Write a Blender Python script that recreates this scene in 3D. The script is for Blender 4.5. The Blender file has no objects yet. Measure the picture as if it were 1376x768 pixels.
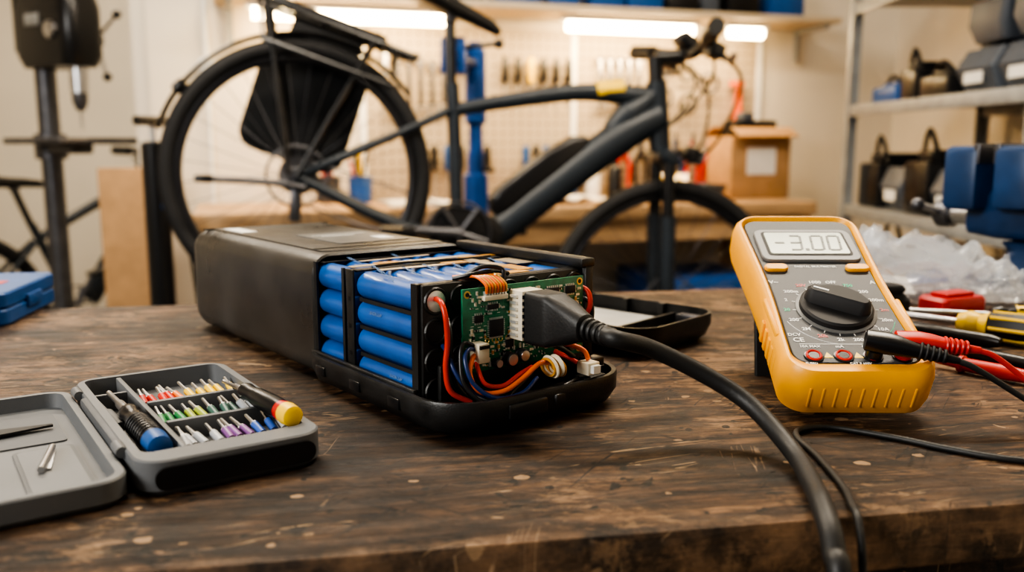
import bpy, bmesh, math, random
from mathutils import Vector, Matrix, Euler, noise
random.seed(7)
R = math.radians
T = 0.9
COL = bpy.context.scene.collection

# ------------------------------------------------------------------ materials
def mat(name, col, rough=0.5, metal=0.0, var=0.0, scale=25, bump=0.0, bscale=None, coat=0.0, trans=0.0, alpha=1.0, emis=None, estr=0.0, stretch=None, rvar=0.0):
    m = bpy.data.materials.new(name); m.use_nodes = True
    nt = m.node_tree; N = nt.nodes; L = nt.links
    b = N["Principled BSDF"]
    b.inputs["Base Color"].default_value = (*col, 1)
    b.inputs["Roughness"].default_value = rough
    b.inputs["Metallic"].default_value = metal
    b.inputs["Coat Weight"].default_value = coat
    b.inputs["Transmission Weight"].default_value = trans
    b.inputs["Alpha"].default_value = alpha
    if emis:
        b.inputs["Emission Color"].default_value = (*emis, 1)
        b.inputs["Emission Strength"].default_value = estr
    tc = N.new("ShaderNodeTexCoord"); mp = N.new("ShaderNodeMapping")
    L.new(tc.outputs["Object"], mp.inputs["Vector"])
    if stretch: mp.inputs["Scale"].default_value = stretch
    nz = N.new("ShaderNodeTexNoise"); nz.inputs["Scale"].default_value = scale; nz.inputs["Detail"].default_value = 6
    L.new(mp.outputs[0], nz.inputs["Vector"])
    v = max(var, 0.04)
    mr = N.new("ShaderNodeMapRange"); mr.inputs["From Min"].default_value = .3; mr.inputs["From Max"].default_value = .7
    mr.inputs["To Min"].default_value = 1 - v; mr.inputs["To Max"].default_value = 1 + v
    L.new(nz.outputs["Fac"], mr.inputs["Value"])
    mx = N.new("ShaderNodeVectorMath"); mx.operation = 'SCALE'
    mx.inputs[0].default_value = col
    L.new(mr.outputs[0], mx.inputs["Scale"])
    L.new(mx.outputs[0], b.inputs["Base Color"])
    if rvar:
        m2 = N.new("ShaderNodeMapRange"); m2.inputs["From Min"].default_value = .3; m2.inputs["From Max"].default_value = .7
        m2.inputs["To Min"].default_value = max(0.02, rough - rvar); m2.inputs["To Max"].default_value = min(1, rough + rvar)
        L.new(nz.outputs["Fac"], m2.inputs["Value"]); L.new(m2.outputs[0], b.inputs["Roughness"])
    if bump:
        n2 = N.new("ShaderNodeTexNoise"); n2.inputs["Scale"].default_value = bscale or scale * 4; n2.inputs["Detail"].default_value = 4
        L.new(mp.outputs[0], n2.inputs["Vector"])
        bp = N.new("ShaderNodeBump"); bp.inputs["Strength"].default_value = bump; bp.inputs["Distance"].default_value = .002
        L.new(n2.outputs["Fac"], bp.inputs["Height"]); L.new(bp.outputs[0], b.inputs["Normal"])
    return m

BLK = mat("black_plastic", (.015, .0148, .0145), .42, var=.3, scale=60, bump=.12, bscale=900, rvar=.1)
BLKG = mat("black_gloss", (.012, .012, .013), .28)
BLKM = mat("black_matte", (.014, .014, .015), .6)
RUB = mat("black_rubber", (.016, .016, .016), .5, bump=.1, bscale=600)
SHELL = mat("battery_shell", (.050, .046, .041), .38, metal=.25, var=.40, scale=14, bump=.1, bscale=1400, rvar=.16)
BLUE = mat("cell_blue", (.005, .095, .36), .36, coat=.15, var=.18, scale=30)
NICK = mat("nickel", (.66, .55, .40), .38, metal=.85, var=.2)
STEEL = mat("steel", (.55, .55, .56), .3, metal=1, var=.1)
DSTEEL = mat("dark_steel", (.12, .12, .13), .4, metal=.8, var=.2)
KAP = mat("kapton", (.62, .30, .05), .35, var=.2, coat=.3)
PCBM = mat("pcb_green", (.010, .17, .085), .38, var=.35, scale=160, coat=.3)
PCBD = mat("pcb_trace", (.03, .30, .15), .35)
SOLD = mat("solder", (.8, .8, .78), .35, metal=.7)
GOLD = mat("gold_pad", (.75, .55, .2), .3, metal=.9)
CREAM = mat("cream_connector", (.74, .66, .50), .45)
WHITE = mat("white_print", (.80, .80, .77), .5)
DIMP = mat("cell_print_ink", (.14, .24, .42), .5)
REDW = mat("wire_red", (.60, .035, .015), .35)
ORW = mat("wire_orange", (.85, .17, .03), .35)
BLUW = mat("wire_blue", (.012, .03, .12), .35)
BLKW = mat("wire_black", (.012, .012, .013), .35)
YEL = mat("meter_yellow", (.90, .40, .006), .40, var=.06, scale=40, bump=.06, bscale=1500)
MFACE = mat("meter_face", (.045, .047, .050), .48, bump=.1, bscale=1800)
MBEZ = mat("meter_bezel", (.15, .152, .148), .42)
LCD = mat("lcd_glass", (.33, .38, .29), .22, coat=.4)
LCDD = mat("lcd_digit", (.04, .05, .04), .4)
REDP = mat("red_plastic", (.55, .02, .012), .38)
GRAYK = mat("kit_gray", (.130, .136, .142), .5, var=.08, bump=.12, bscale=1500)
GRAYD = mat("kit_gray_inner", (.084, .09, .097), .55, var=.1, bump=.1, bscale=1500)
BLUEP = mat("blue_plastic", (.01, .08, .27), .4, var=.1)
YP = mat("yellow_plastic", (.85, .55, .02), .4)
VISE = mat("vise_blue", (.008, .040, .120), .42, var=.4, scale=15)
STANDB = mat("stand_blue", (.012, .09, .34), .4, var=.15)
FRAME = mat("bike_frame", (.018, .025, .034), .42, var=.1)
TIRE = mat("tire", (.014, .014, .015), .7, bump=.3)
RIM = mat("rim", (.03, .03, .034), .4, metal=.5)
CARD = mat("cardboard", (.42, .25, .12), .8, var=.12)
WALLM = mat("wall_paint", (.70, .63, .52), .8, var=.05, scale=2, bump=.05, bscale=60)
WOODL = mat("bench_wood", (.50, .32, .17), .5, var=.25, scale=8, stretch=(1, 8, 8))
SHW = mat("shelf_wood", (.62, .50, .34), .6, var=.12, scale=6, stretch=(1, 8, 8))
SHM = mat("shelf_metal", (.32, .325, .32), .5, metal=.3, var=.12)
FLOORM = mat("floor_concrete", (.11, .108, .10), .6, var=.2, scale=3)
CEILM = mat("ceiling_paint", (.7, .67, .62), .9)
BING = mat("bin_gray", (.075, .088, .11), .5, var=.1)
LABEL = mat("label_silver", (.13, .13, .128), .35, var=.2)
LIDIN = mat("lid_inner", (.42, .42, .40), .45, var=.15)
PAPER = mat("paper", (.75, .73, .68), .7)
TUBE = mat("tube_light", (1, .9, .7), .5, emis=(1, .74, .40), estr=34)
FABR = mat("pannier_fabric", (.012, .013, .015), .85, var=.2, bump=.3)
REDS = mat("red_case", (.45, .02, .02), .4)
GLINE = mat("label_green", (.06, .55, .30), .5)
ORP = mat("orange_plastic", (.75, .13, .02), .4)
BAG = mat("clear_plastic_bag", (.82, .85, .88), .12, trans=.2, alpha=.36, bump=.35, bscale=45)

def table_mat():
    m = bpy.data.materials.new("worn_bench_wood"); m.use_nodes = True
    nt = m.node_tree; N = nt.nodes; L = nt.links; b = N["Principled BSDF"]
    tc = N.new("ShaderNodeTexCoord")
    def mapp(sc, rot=(0, 0, 0), loc=(0, 0, 0)):
        r_ = N.new("ShaderNodeMapping"); r_.inputs["Rotation"].default_value = rot; r_.inputs["Location"].default_value = loc
        L.new(tc.outputs["Object"], r_.inputs["Vector"])
        mp = N.new("ShaderNodeMapping"); mp.inputs["Scale"].default_value = sc
        L.new(r_.outputs[0], mp.inputs["Vector"]); return mp.outputs[0]
    def nz(vec, s, d=6, ro=.6, dist=0):
        n = N.new("ShaderNodeTexNoise"); n.inputs["Scale"].default_value = s; n.inputs["Detail"].default_value = d
        n.inputs["Roughness"].default_value = ro; n.inputs["Distortion"].default_value = dist
        L.new(vec, n.inputs["Vector"]); return n.outputs["Fac"]
    def ramp(f, stops):
        r = N.new("ShaderNodeValToRGB"); e = r.color_ramp.elements
        while len(e) < len(stops): e.new(.5)
        for i, (p, c) in enumerate(stops):
            e[i].position = p; e[i].color = (*c, 1) if len(c) == 3 else c
        L.new(f, r.inputs[0]); return r.outputs[0]
    def g(v): return (v, v, v)
    def mth(op, a, c):
        x = N.new("ShaderNodeMath"); x.operation = op
        for i, v in enumerate((a, c)):
            if isinstance(v, (int, float)): x.inputs[i].default_value = v
            else: L.new(v, x.inputs[i])
        return x.outputs[0]
    def mix(f, a, c, mode='MIX'):
        x = N.new("ShaderNodeMix"); x.data_type = 'RGBA'; x.blend_type = mode
        if isinstance(f, float): x.inputs[0].default_value = f
        else: L.new(f, x.inputs[0])
        for s, v in ((6, a), (7, c)):
            if isinstance(v, tuple): x.inputs[s].default_value = (*v, 1)
            else: L.new(v, x.inputs[s])
        return x.outputs[2]
    g1 = nz(mapp((1.2, 11, 11)), 8, 12, .72, .9)
    base = ramp(g1, [(.32, (.012, .0062, .0032)), (.45, (.036, .0185, .009)), (.55, (.076, .040, .019)), (.68, (.155, .085, .042))])
    st = ramp(nz(mapp((1, 1.8, 1)), 4.0, 10, .70), [(.38, g(.30)), (.50, g(.92)), (.60, g(1.75))])
    c = mix(1.0, base, st, 'MULTIPLY')
    gr = ramp(nz(mapp((1, 1.3, 1), (0, 0, .3)), 26, 12, .78), [(.40, g(.28)), (.50, g(1.0)), (.60, g(1.6))])
    c = mix(1.0, c, gr, 'MULTIPLY')
    w = ramp(mth('MULTIPLY', nz(mapp((1.0, 2.5, 1), (0, 0, .15)), 40, 10, .8), nz(mapp((1, 1, 1)), 7, 6, .6)), [(.29, g(0)), (.32, g(.8))])
    c = mix(w, c, (.24, .140, .070))
    hgt = mth('ADD', g1, mth('MULTIPLY', nz(mapp((1, 2, 1)), 60, 8, .75), .6))
    def contour(sc, rot, s_, width, seed, mlo, mhi, det=2):
        n_ = nz(mapp(sc, (0, 0, rot), (seed, seed * .7, 0)), s_, det, .5, .4)
        ab = N.new("ShaderNodeMath"); ab.operation = 'ABSOLUTE'; L.new(mth('SUBTRACT', n_, .5), ab.inputs[0])
        line = mth('LESS_THAN', ab.outputs[0], width)
        mk = ramp(nz(mapp((1, 1, 1), (0, 0, rot), (seed * 2 + .3, seed, 0)), 13, 4, .6), [(mlo, g(0)), (mhi, g(1))])
        return mth('MULTIPLY', line, mk)
    for sc, rot, s_, wd, sd, lo, hi, col_ in (
            ((1, 16, 1), .03, 5, .011, 1.3, .48, .53, (.005, .003, .002)),
            ((1, 24, 1), -.04, 6, .010, 4.1, .50, .54, (.005, .003, .002)),
            ((1, 14, 1), .75, 4, .009, 2.2, .54, .58, (.006, .004, .003)),
            ((1, 14, 1), -.85, 4, .009, 3.7, .54, .58, (.006, .004, .003)),
            ((1, 18, 1), .35, 4, .006, 6.2, .57, .61, (.30, .20, .11)),
            ((1, 16, 1), -1.25, 4, .005, 8.4, .60, .64, (.26, .17, .10)),
            ((1, 20, 1), -.2, 5, .006, 9.9, .56, .60, (.34, .23, .13))):
        k_ = contour(sc, rot, s_, wd, sd, lo, hi); c = mix(k_, c, col_); hgt = mth('SUBTRACT', hgt, mth('MULTIPLY', k_, .6))
    for rot, sc, s_, col_, lim, b0 in ((.15, (1, 4, 1), 13, (.005, .003, .002), .60, .05), (-.7, (1, 3.5, 1), 11, (.005, .003, .002), .68, .05), (1.3, (1, 4, 1), 10, (.005, .003, .002), .70, .04), (.4, (1, 3, 1), 16, (.38, .25, .14), .80, .05), (-.3, (1, 1.5, 1), 30, (.007, .004, .003), .68, .07), (.9, (1, 1.6, 1), 21, (.40, .27, .15), .83, .05), (.2, (1, 1.4, 1), 55, (.30, .19, .10), .76, .09), (-1.0, (1, 1.4, 1), 75, (.007, .005, .003), .68, .12)):
        vo = N.new("ShaderNodeTexVoronoi"); vo.inputs["Scale"].default_value = s_
        wv = N.new("ShaderNodeVectorMath"); wv.operation = 'ADD'
        nn = N.new("ShaderNodeTexNoise"); nn.inputs["Scale"].default_value = 130; nn.inputs["Detail"].default_value = 4; L.new(tc.outputs["Object"], nn.inputs["Vector"])
        sc_ = N.new("ShaderNodeVectorMath"); sc_.operation = 'SCALE'; sc_.inputs["Scale"].default_value = .14 / s_ * 3; L.new(nn.outputs["Color"], sc_.inputs[0])
        L.new(mapp(sc, (0, 0, rot)), wv.inputs[0]); L.new(sc_.outputs[0], wv.inputs[1]); L.new(wv.outputs[0], vo.inputs["Vector"])
        sp = N.new("ShaderNodeSeparateColor"); L.new(vo.outputs["Color"], sp.inputs[0])
        on = mth('GREATER_THAN', sp.outputs[0], lim)
        sz = mth('MULTIPLY', mth('POWER', sp.outputs[1], 2.0), .16)
        d = mth('LESS_THAN', vo.outputs["Distance"], mth('ADD', sz, b0))
        mk = mth('MULTIPLY', on, d); c = mix(mk, c, col_); hgt = mth('SUBTRACT', hgt, mth('MULTIPLY', mk, .7))
    sx = N.new("ShaderNodeSeparateXYZ"); L.new(tc.outputs["Object"], sx.inputs[0])
    lt = mth('LESS_THAN', mth('MODULO', mth('ADD', sx.outputs[1], 10.05), .214), .0014)
    c = mix(lt, c, (.006, .004, .003))
    ed = ramp(mth('ADD', mth('MULTIPLY', mth('SUBTRACT', mth('MULTIPLY', sx.outputs[1], -1), .310), 30), nz(mapp((1, 1, 1)), 26, 8, .7)), [(.62, g(0)), (.82, g(.45))])
    c = mix(ed, c, mix(1.0, (.18, .105, .055), gr, 'MULTIPLY'))
    L.new(c, b.inputs["Base Color"])
    rg = ramp(nz(mapp((1, 3, 1)), 14, 8), [(.3, g(.38)), (.7, g(.68))]); L.new(rg, b.inputs["Roughness"])
    b.inputs["Specular IOR Level"].default_value = .42
    bp = N.new("ShaderNodeBump"); bp.inputs["Strength"].default_value = .8; bp.inputs["Distance"].default_value = .0018
    L.new(hgt, bp.inputs["Height"]); L.new(bp.outputs[0], b.inputs["Normal"])
    return m
TABM = table_mat()

def peg_mat():
    m = mat("pegboard_panel", (.40, .33, .24), .7, var=.06, scale=4)
    nt = m.node_tree; N = nt.nodes; L = nt.links; b = N["Principled BSDF"]
    tc = N.new("ShaderNodeTexCoord"); sp = N.new("ShaderNodeSeparateXYZ"); L.new(tc.outputs["Object"], sp.inputs[0])
    outs = []
    for ax in (0, 2):
        a = N.new("ShaderNodeMath"); a.operation = 'PINGPONG'; a.inputs[1].default_value = .0175; L.new(sp.outputs[ax], a.inputs[0])
        p = N.new("ShaderNodeMath"); p.operation = 'POWER'; p.inputs[1].default_value = 2; L.new(a.outputs[0], p.inputs[0]); outs.append(p)
    s = N.new("ShaderNodeMath"); s.operation = 'ADD'; L.new(outs[0].outputs[0], s.inputs[0]); L.new(outs[1].outputs[0], s.inputs[1])
    lt = N.new("ShaderNodeMath"); lt.operation = 'LESS_THAN'; lt.inputs[1].default_value = .0045 ** 2; L.new(s.outputs[0], lt.inputs[0])
    mx = N.new("ShaderNodeMix"); mx.data_type = 'RGBA'; L.new(lt.outputs[0], mx.inputs[0])
    src = b.inputs["Base Color"].links[0].from_socket
    L.new(src, mx.inputs[6]); mx.inputs[7].default_value = (.04, .035, .03, 1); L.new(mx.outputs[2], b.inputs["Base Color"])
    return m
PEG = peg_mat()

# ------------------------------------------------------------------ mesh builder
def rr(w, h, r, n=5, cx=0, cy=0):
    pts = []
    r = min(r, w / 2 - 1e-5, h / 2 - 1e-5)
    for (sx, sy, a0) in ((1, 1, 0), (-1, 1, 90), (-1, -1, 180), (1, -1, 270)):
        for k in range(n + 1):
            a = R(a0 + 90 * k / n)
            pts.append((cx + sx * (w / 2 - r) + r * math.cos(a), cy + sy * (h / 2 - r) + r * math.sin(a)))
    return pts

def catmull(pts, k):
    pts = [Vector(p) for p in pts]
    if k <= 0 or len(pts) < 3: return pts
    out = []
    P = [pts[0] * 2 - pts[1]] + pts + [pts[-1] * 2 - pts[-2]]
    for i in range(1, len(P) - 2):
        for j in range(k):
            t = j / k
            a, b, c, d = P[i - 1], P[i], P[i + 1], P[i + 2]
            out.append(.5 * ((2 * b) + (c - a) * t + (2 * a - 5 * b + 4 * c - d) * t * t + (-a + 3 * b - 3 * c + d) * t ** 3))
    out.append(pts[-1]); return out

class MB:
    def __init__(s): s.bm = bmesh.new(); s.mats = []
    def mi(s, m):
        if m not in s.mats: s.mats.append(m)
        return s.mats.index(m)
    def add(s, t, m, M=None):
        if M is not None: t.transform(M)
        i = s.mi(m)
        for f in t.faces: f.material_index = i
        me = bpy.data.meshes.new("t"); t.to_mesh(me); t.free(); s.bm.from_mesh(me); bpy.data.meshes.remove(me)
    def box(s, size, loc, m, rot=(0, 0, 0), bev=0.0, seg=2):
        t = bmesh.new(); bmesh.ops.create_cube(t, size=1)
        bmesh.ops.scale(t, vec=size, verts=t.verts)
        if bev: bmesh.ops.bevel(t, geom=t.edges[:], offset=min(bev, min(size) * .45), segments=seg, profile=.5, affect='EDGES')
        s.add(t, m, Matrix.Translation(loc) @ Euler(rot).to_matrix().to_4x4())
    def loft(s, rings, m, c0=True, c1=True, M=None):
        t = bmesh.new(); V = [[t.verts.new(p) for p in r] for r in rings]
        n = len(V[0])
        for a, b in zip(V, V[1:]):
            for i in range(n):
                j = (i + 1) % n
                try: t.faces.new((a[i], a[j], b[j], b[i]))
                except ValueError: pass
        if c0: t.faces.new(V[0][::-1])
        if c1: t.faces.new(V[-1])
        bmesh.ops.recalc_face_normals(t, faces=t.faces)
        s.add(t, m, M)
    def lathe(s, p0, d, prof, m, seg=20):
        q = Vector(d).to_track_quat('Z', 'Y').to_matrix().to_4x4()
        rings = [[(max(r, 1e-5) * math.cos(2 * math.pi * k / seg), max(r, 1e-5) * math.sin(2 * math.pi * k / seg), h) for k in range(seg)] for h, r in prof]
        s.loft(rings, m, M=Matrix.Translation(p0) @ q)
    def cyl(s, p0, p1, r, m, seg=16, r1=None, bev=0):
        d = Vector(p1) - Vector(p0); Ln = d.length; r1 = r if r1 is None else r1
        pr = [(0, r), (Ln, r1)] if not bev else [(0, r - bev), (bev, r), (Ln - bev, r1), (Ln, r1 - bev)]
        s.lathe(p0, d, pr, m, seg)
    def tube(s, pts, r, m, seg=10, k=6, sy=1.0):
        n0 = len(pts); P = catmull(pts, k)
        if isinstance(r, (list, tuple)):
            rad = []
            for i in range(len(P)):
                u = i / (len(P) - 1) * (n0 - 1); a = min(int(u), n0 - 2); rad.append(r[a] + (r[a + 1] - r[a]) * (u - a))
        else: rad = [r] * len(P)
        tg = [(P[min(i + 1, len(P) - 1)] - P[max(i - 1, 0)]).normalized() for i in range(len(P))]
        up = Vector((0, 0, 1)) if abs(tg[0].z) < .9 else Vector((1, 0, 0))
        nx = tg[0].cross(up).normalized(); rings = []
        for p, t, rd in zip(P, tg, rad):
            nx = (nx - t * nx.dot(t)).normalized(); ny = t.cross(nx)
            rings.append([tuple(p + nx * (rd * math.cos(2 * math.pi * j / seg)) + ny * (rd * sy * math.sin(2 * math.pi * j / seg))) for j in range(seg)])
        s.loft(rings, m)
    def torus(s, c, nrm, Rr, r, m, seg=48, s2=10, a0=0, a1=360, sy=1.0):
        q = Vector(nrm).to_track_quat('Z', 'Y').to_matrix().to_4x4(); full = abs(a1 - a0) >= 360
        rings = []
        for i in range(seg + 1):
            a = R(a0 + (a1 - a0) * i / seg)
            rings.append([((Rr + r * math.cos(2 * math.pi * j / s2)) * math.cos(a), (Rr + r * math.cos(2 * math.pi * j / s2)) * math.sin(a), r * sy * math.sin(2 * math.pi * j / s2)) for j in range(s2)])
        s.loft(rings, m, c0=not full, c1=not full, M=Matrix.Translation(c) @ q)
    def sph(s, c, r, m, sc=(1, 1, 1), seg=16):
        t = bmesh.new(); bmesh.ops.create_uvsphere(t, u_segments=seg, v_segments=seg // 2 + 2, radius=r)
        s.add(t, m, Matrix.Translation(c) @ Matrix.Diagonal((*sc, 1)))
    def prism(s, pts, z0, z1, m, bev=0, M=None):
        if bev:
            cx = sum(p[0] for p in pts) / len(pts); cy = sum(p[1] for p in pts) / len(pts)
            i = []
            for x, y in pts:
                d = math.hypot(x - cx, y - cy) or 1; i.append((x - (x - cx) / d * bev, y - (y - cy) / d * bev))
            rings = [[(x, y, z0) for x, y in i], [(x, y, z0 + bev) for x, y in pts], [(x, y, z1 - bev) for x, y in pts], [(x, y, z1) for x, y in i]]
        else: rings = [[(x, y, z0) for x, y in pts], [(x, y, z1) for x, y in pts]]
        s.loft(rings, m, M=M)
    def build(s, name, parent=None, loc=(0, 0, 0), rot=(0, 0, 0), ang=38):
        me = bpy.data.meshes.new(name); s.bm.to_mesh(me); s.bm.free()
        for m in s.mats: me.materials.append(m)
        for p in me.polygons: p.use_smooth = True
        me.set_sharp_from_angle(angle=R(ang))
        o = bpy.data.objects.new(name, me); COL.objects.link(o); o.location = loc; o.rotation_euler = rot
        if parent: o.parent = parent
        return o

def empty(name, loc=(0, 0, 0), rot=(0, 0, 0)):
    o = bpy.data.objects.new(name, None); o.empty_display_size = .05; COL.objects.link(o); o.location = loc; o.rotation_euler = rot; return o

def text(name, body, size, loc, rot, m, parent, align='CENTER', ex=.00008):
    c = bpy.data.curves.new(name, 'FONT'); c.body = body; c.size = size; c.align_x = align; c.align_y = 'CENTER'; c.extrude = ex
    c.resolution_u = 2; c.offset = size * .012
    c.materials.append(m); o = bpy.data.objects.new(name, c); COL.objects.link(o); o.location = loc; o.rotation_euler = rot; o.parent = parent; return o

# ------------------------------------------------------------------ room
WY = R(17); WC = 3.42
def Wp(x, d, z): return (x * math.cos(WY) + d * math.sin(WY), WC + x * math.sin(WY) - d * math.cos(WY), z)
m = MB(); m.box((7, 10, .05), (-.6, 1.4, -.025), FLOORM); m.build("floor")
m = MB(); m.box((7, 10, .05), (-.6, 1.4, 2.825), CEILM); m.build("ceiling")
m = MB(); m.box((3.15, .08, 2.8), (0, 0, 0), WALLM); m.build("wall_back", loc=Wp(.31, -.04, 1.4), rot=(0, 0, WY))
m = MB(); m.box((.08, 2.3, 2.8), (-1.23, 4.22, 1.4), WALLM); m.build("wall_return")
m = MB(); m.box((2.9, .08, 2.8), (-2.65, 5.36, 1.4), WALLM); m.build("wall_alcove")
m = MB(); m.box((.08, 9.6, 2.8), (-4.05, 1.2, 1.4), WALLM); m.build("wall_left")
m = MB(); m.box((.08, 7.6, 2.8), (1.68, .2, 1.4), WALLM); m.build("wall_right")
m = MB(); m.box((2.7, .02, .1), (0, 0, 0), WHITE); m.build("baseboard_back", loc=Wp(.2, .012, .05), rot=(0, 0, WY))

# ------------------------------------------------------------------ main workbench
m = MB()
m.box((2.4, .641, .030), (0, 0, -.015), TABM, bev=.004)
m.box((2.2, .03, .09), (0, -.27, -.077), TABM, bev=.002)
m.box((2.2, .03, .09), (0, .27, -.077), TABM, bev=.002)
for x in (-1.08, 1.08):
    for y in (-.26, .26):
        m.box((.08, .08, .86), (x, y, -.46), TABM, bev=.004)
m.box((2.1, .5, .02), (0, 0, -.65), TABM)
m.build("workbench", loc=(-.0556, .681, T), rot=(0, 0, R(10)))

# ------------------------------------------------------------------ e-bike battery
bat = empty("ebike_battery", (-.0357, .496, T), (0, 0, R(38)))
W = .136
m = MB()
def sec(y, w, h, r, cx=W / 2, cz=.047): return [(x, y, z) for x, z in rr(w, h, r, 6, cx, cz)]
m.loft([sec(.26, W - .006, .084, .012), sec(.1765, W - .006, .084, .012), sec(.1745, W - .003, .088, .0135), sec(.1760, W, .0910, .015), sec(.418, W, .0910, .015), sec(.428, W - .002, .088, .016), sec(.438, W - .012, .078, .018), sec(.441, W - .03, .06, .018)], SHELL, c0=True)
m.prism(rr(.108, .23, .006, 4, W / 2, .30), .0920, .0934, SHELL, bev=.0006)
m.box((.014, .045, .0006), (.026, .375, .0937), PAPER)
m.prism(rr(.064, .085, .004, 4, .078, .262), .0932, .0940, LABEL)
m.box((.05, .0015, .0003), (.078, .285, .0941), WHITE); m.box((.03, .0015, .0003), (.072, .275, .0941), WHITE); m.box((.012, .02, .0003), (.098, .245, .0941), WHITE)
m.box((W - .03, .004, .0012), (W / 2, .2, .0932), BLK)
m.box((W - .012, .003, .0014), (W / 2, .412, .0928), BLK)
m.build("housing", bat)
m = MB()
TW = W + .016; TL = .200; TY = -.010
def trr(w, l, r, z, oy=0): return [(x, y, z) for x, y in rr(w, l, r, 7, W / 2, TY + l / 2 + oy)]
m.loft([trr(TW - .026, TL - .02, .026, 0, .014), trr(TW - .010, TL - .006, .03, .004, .005), trr(TW - .001, TL, .034, .012, 0), trr(TW, TL, .034, .021, 0), trr(TW - .0015, TL - .001, .033, .0228, .0008), trr(TW - .007, TL - .006, .031, .0228, .0035), trr(TW - .009, TL - .008, .030, .009, .004)], BLK)
m.box((.007, .148, .076), (W - .001, .103, .052), BLK, bev=.001)
m.box((.012, .150, .006), (W - .003, .103, .0915), BLK, bev=.001)
m.box((.004, .14, .012), (-.001, .105, .018), BLK, bev=.001)
for y in (.05, .10, .15): m.box((.004, .014, .007), (-.0068, y, .014), BLKG, bev=.001)
m.box((.03, .004, .010), (.05, -.0095, .014), BLKG, bev=.002)
m.build("tray", bat)
m = MB()
xs = [.0125 + .0186 * i for i in range(7)]; zs = [.0215 + .0186 * j for j in range(4)]
for y0, cl in ((.036, .079), (.128, .079)):
    for i, x in enumerate(xs):
        for j, z in enumerate(zs):
            if 0 < i < 6 and j < 3 and y0 > .05: continue
            m.lathe((x, y0, z), (0, 1, 0), [(0, .0062), (.0006, .0085), (.0022, .0092), (.0035, .0092), (.0040, .0090), (cl - .004, .0092), (cl - .0005, .0090), (cl, .0075)], BLUE, 24)
            if y0 < .05: m.lathe((x, y0 - .002, z), (0, 1, 0), [(0, .0045), (.0006, .005), (.002, .005)], SOLD, 16)
m.build("cells", bat)
m = MB()
m.box((W - .006, .0035, .076), (W / 2, .0345, .0495), BLK, bev=.0008)
for j, z in enumerate(zs):
    for i, x in enumerate(xs): m.torus((x, .0325, z), (0, 1, 0), .0075, .0012, BLK, 18, 6)
m.lathe((xs[0], .0335, zs[3]), (0, -1, 0), [(0, .0066), (.0016, .0066), (.002, .005)], SOLD, 20)
m.box((.0018, .010, .078), (.0023, .1215, .049), BLK, bev=.0005)
m.box((.0020, .0035, .078), (.0025, .1315, .049), BLKM, bev=.0005)
m.box((.0018, .004, .078), (.0023, .173, .049), BLK)
m.box((.0030, .007, .078), (.0023, .0385, .049), BLK)
for j in range(3): m.box((.0024, .006, .005), (.0026, .1215, .031 + .0186 * j), BLKM, bev=.001)
for j in range(3): m.box((.0014, .079, .0026), (.0060, .0755, .031 + .0186 * j), BLKM)
m.box((W - .010, .0095, .0012), (W / 2, .1215, .0868), BLK)
m.box((W - .012, .007, .0014), (W / 2, .0385, .0870), BLK)
m.box((W - .014, .005, .001), (W / 2, .172, .0868), BLK)
m.build("cell_holder", bat)
m = MB()
m.box((.105, .008, .0005), (.062, .137, .0873), NICK, rot=(0, 0, R(2)))
m.box((.088, .007, .0005), (.062, .108, .0873), NICK, rot=(0, 0, R(-2)))
m.box((.009, .075, .0005), (.096, .085, .0876), NICK); m.box((.016, .030, .0005), (.118, .092, .0875), NICK)
m.box((.018, .009, .0006), (.040, .137, .0878), KAP); m.box((.018, .010, .0006), (.078, .108, .0878), KAP)
m.box((.024, .010, .0006), (.080, .046, .0877), KAP); m.box((.012, .026, .0006), (.096, .062, .0880), KAP); m.box((.03, .007, .0006), (.112, .128, .0878), KAP)
m.box((.06, .0045, .0004), (.06, .160, .0873), NICK, rot=(0, 0, R(3)))
m.tube([(.02, .123, .0882), (.05, .126, .0884), (.09, .118, .0884), (.12, .122, .088)], .0009, BLKW, 6)
m.build("nickel_strips", bat)
for i, y in ((0, .078), (1, .074), (2, .078), (3, .07), (5, .078), (1, .158), (3, .160)):
    text("cell_print", "LITHIUM ION 3.6V 2500mAh", .0040, (xs[i] - .002 if i else .0085, y, .0864 if i else .0862), (0, R(-14) if i == 0 else R(-8), R(90)), DIMP, bat)
for j in (0, 2):
    text("cell_print", "LI-ION 3.6V", .0030, (.0034, .066 + .012 * (j % 3), zs[j] + .0030), (R(72), 0, R(-90)), DIMP, bat)

# pcb
m = MB()
PX0, PX1, PZ0, PZ1, PY = .0227, .1203, .033, .085, .0200
m.box((PX1 - PX0, .0016, PZ1 - PZ0), ((PX0 + PX1) / 2, PY, (PZ0 + PZ1) / 2), PCBM, bev=.0003)
f = PY - .0008
def pc(x, z, w, h, d, mm, bev=.0002): m.box((w, d, h), (x, f - d / 2, z), mm, bev=bev)
for x, z in ((PX0 + .0035, PZ1 - .0035), (PX1 - .0035, PZ1 - .0035), (PX0 + .0035, PZ0 + .0035), (PX1 - .0035, PZ0 + .0035)):
    m.lathe((x, f, z), (0, -1, 0), [(0, .0024), (.0002, .0024)], GOLD); m.lathe((x, f - .0002, z), (0, -1, 0), [(0, .0014), (.0001, .0014)], BLK)
def ic(x, z, w, h, pins):
    pc(x, z, w, h, .0016, BLKM)
    for k in range(pins):
        px = x - w / 2 + w * (k + .5) / pins
        for sgn in (-1, 1): pc(px, z + sgn * (h / 2 + .0006), w / pins * .45, .0014, .0007, SOLD, 0)
    for k in range(pins):
        pz = z - h / 2 + h * (k + .5) / pins
        for sgn in (-1, 1): pc(x + sgn * (w / 2 + .0006), pz, .0014, h / pins * .45, .0007, SOLD, 0)
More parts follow.
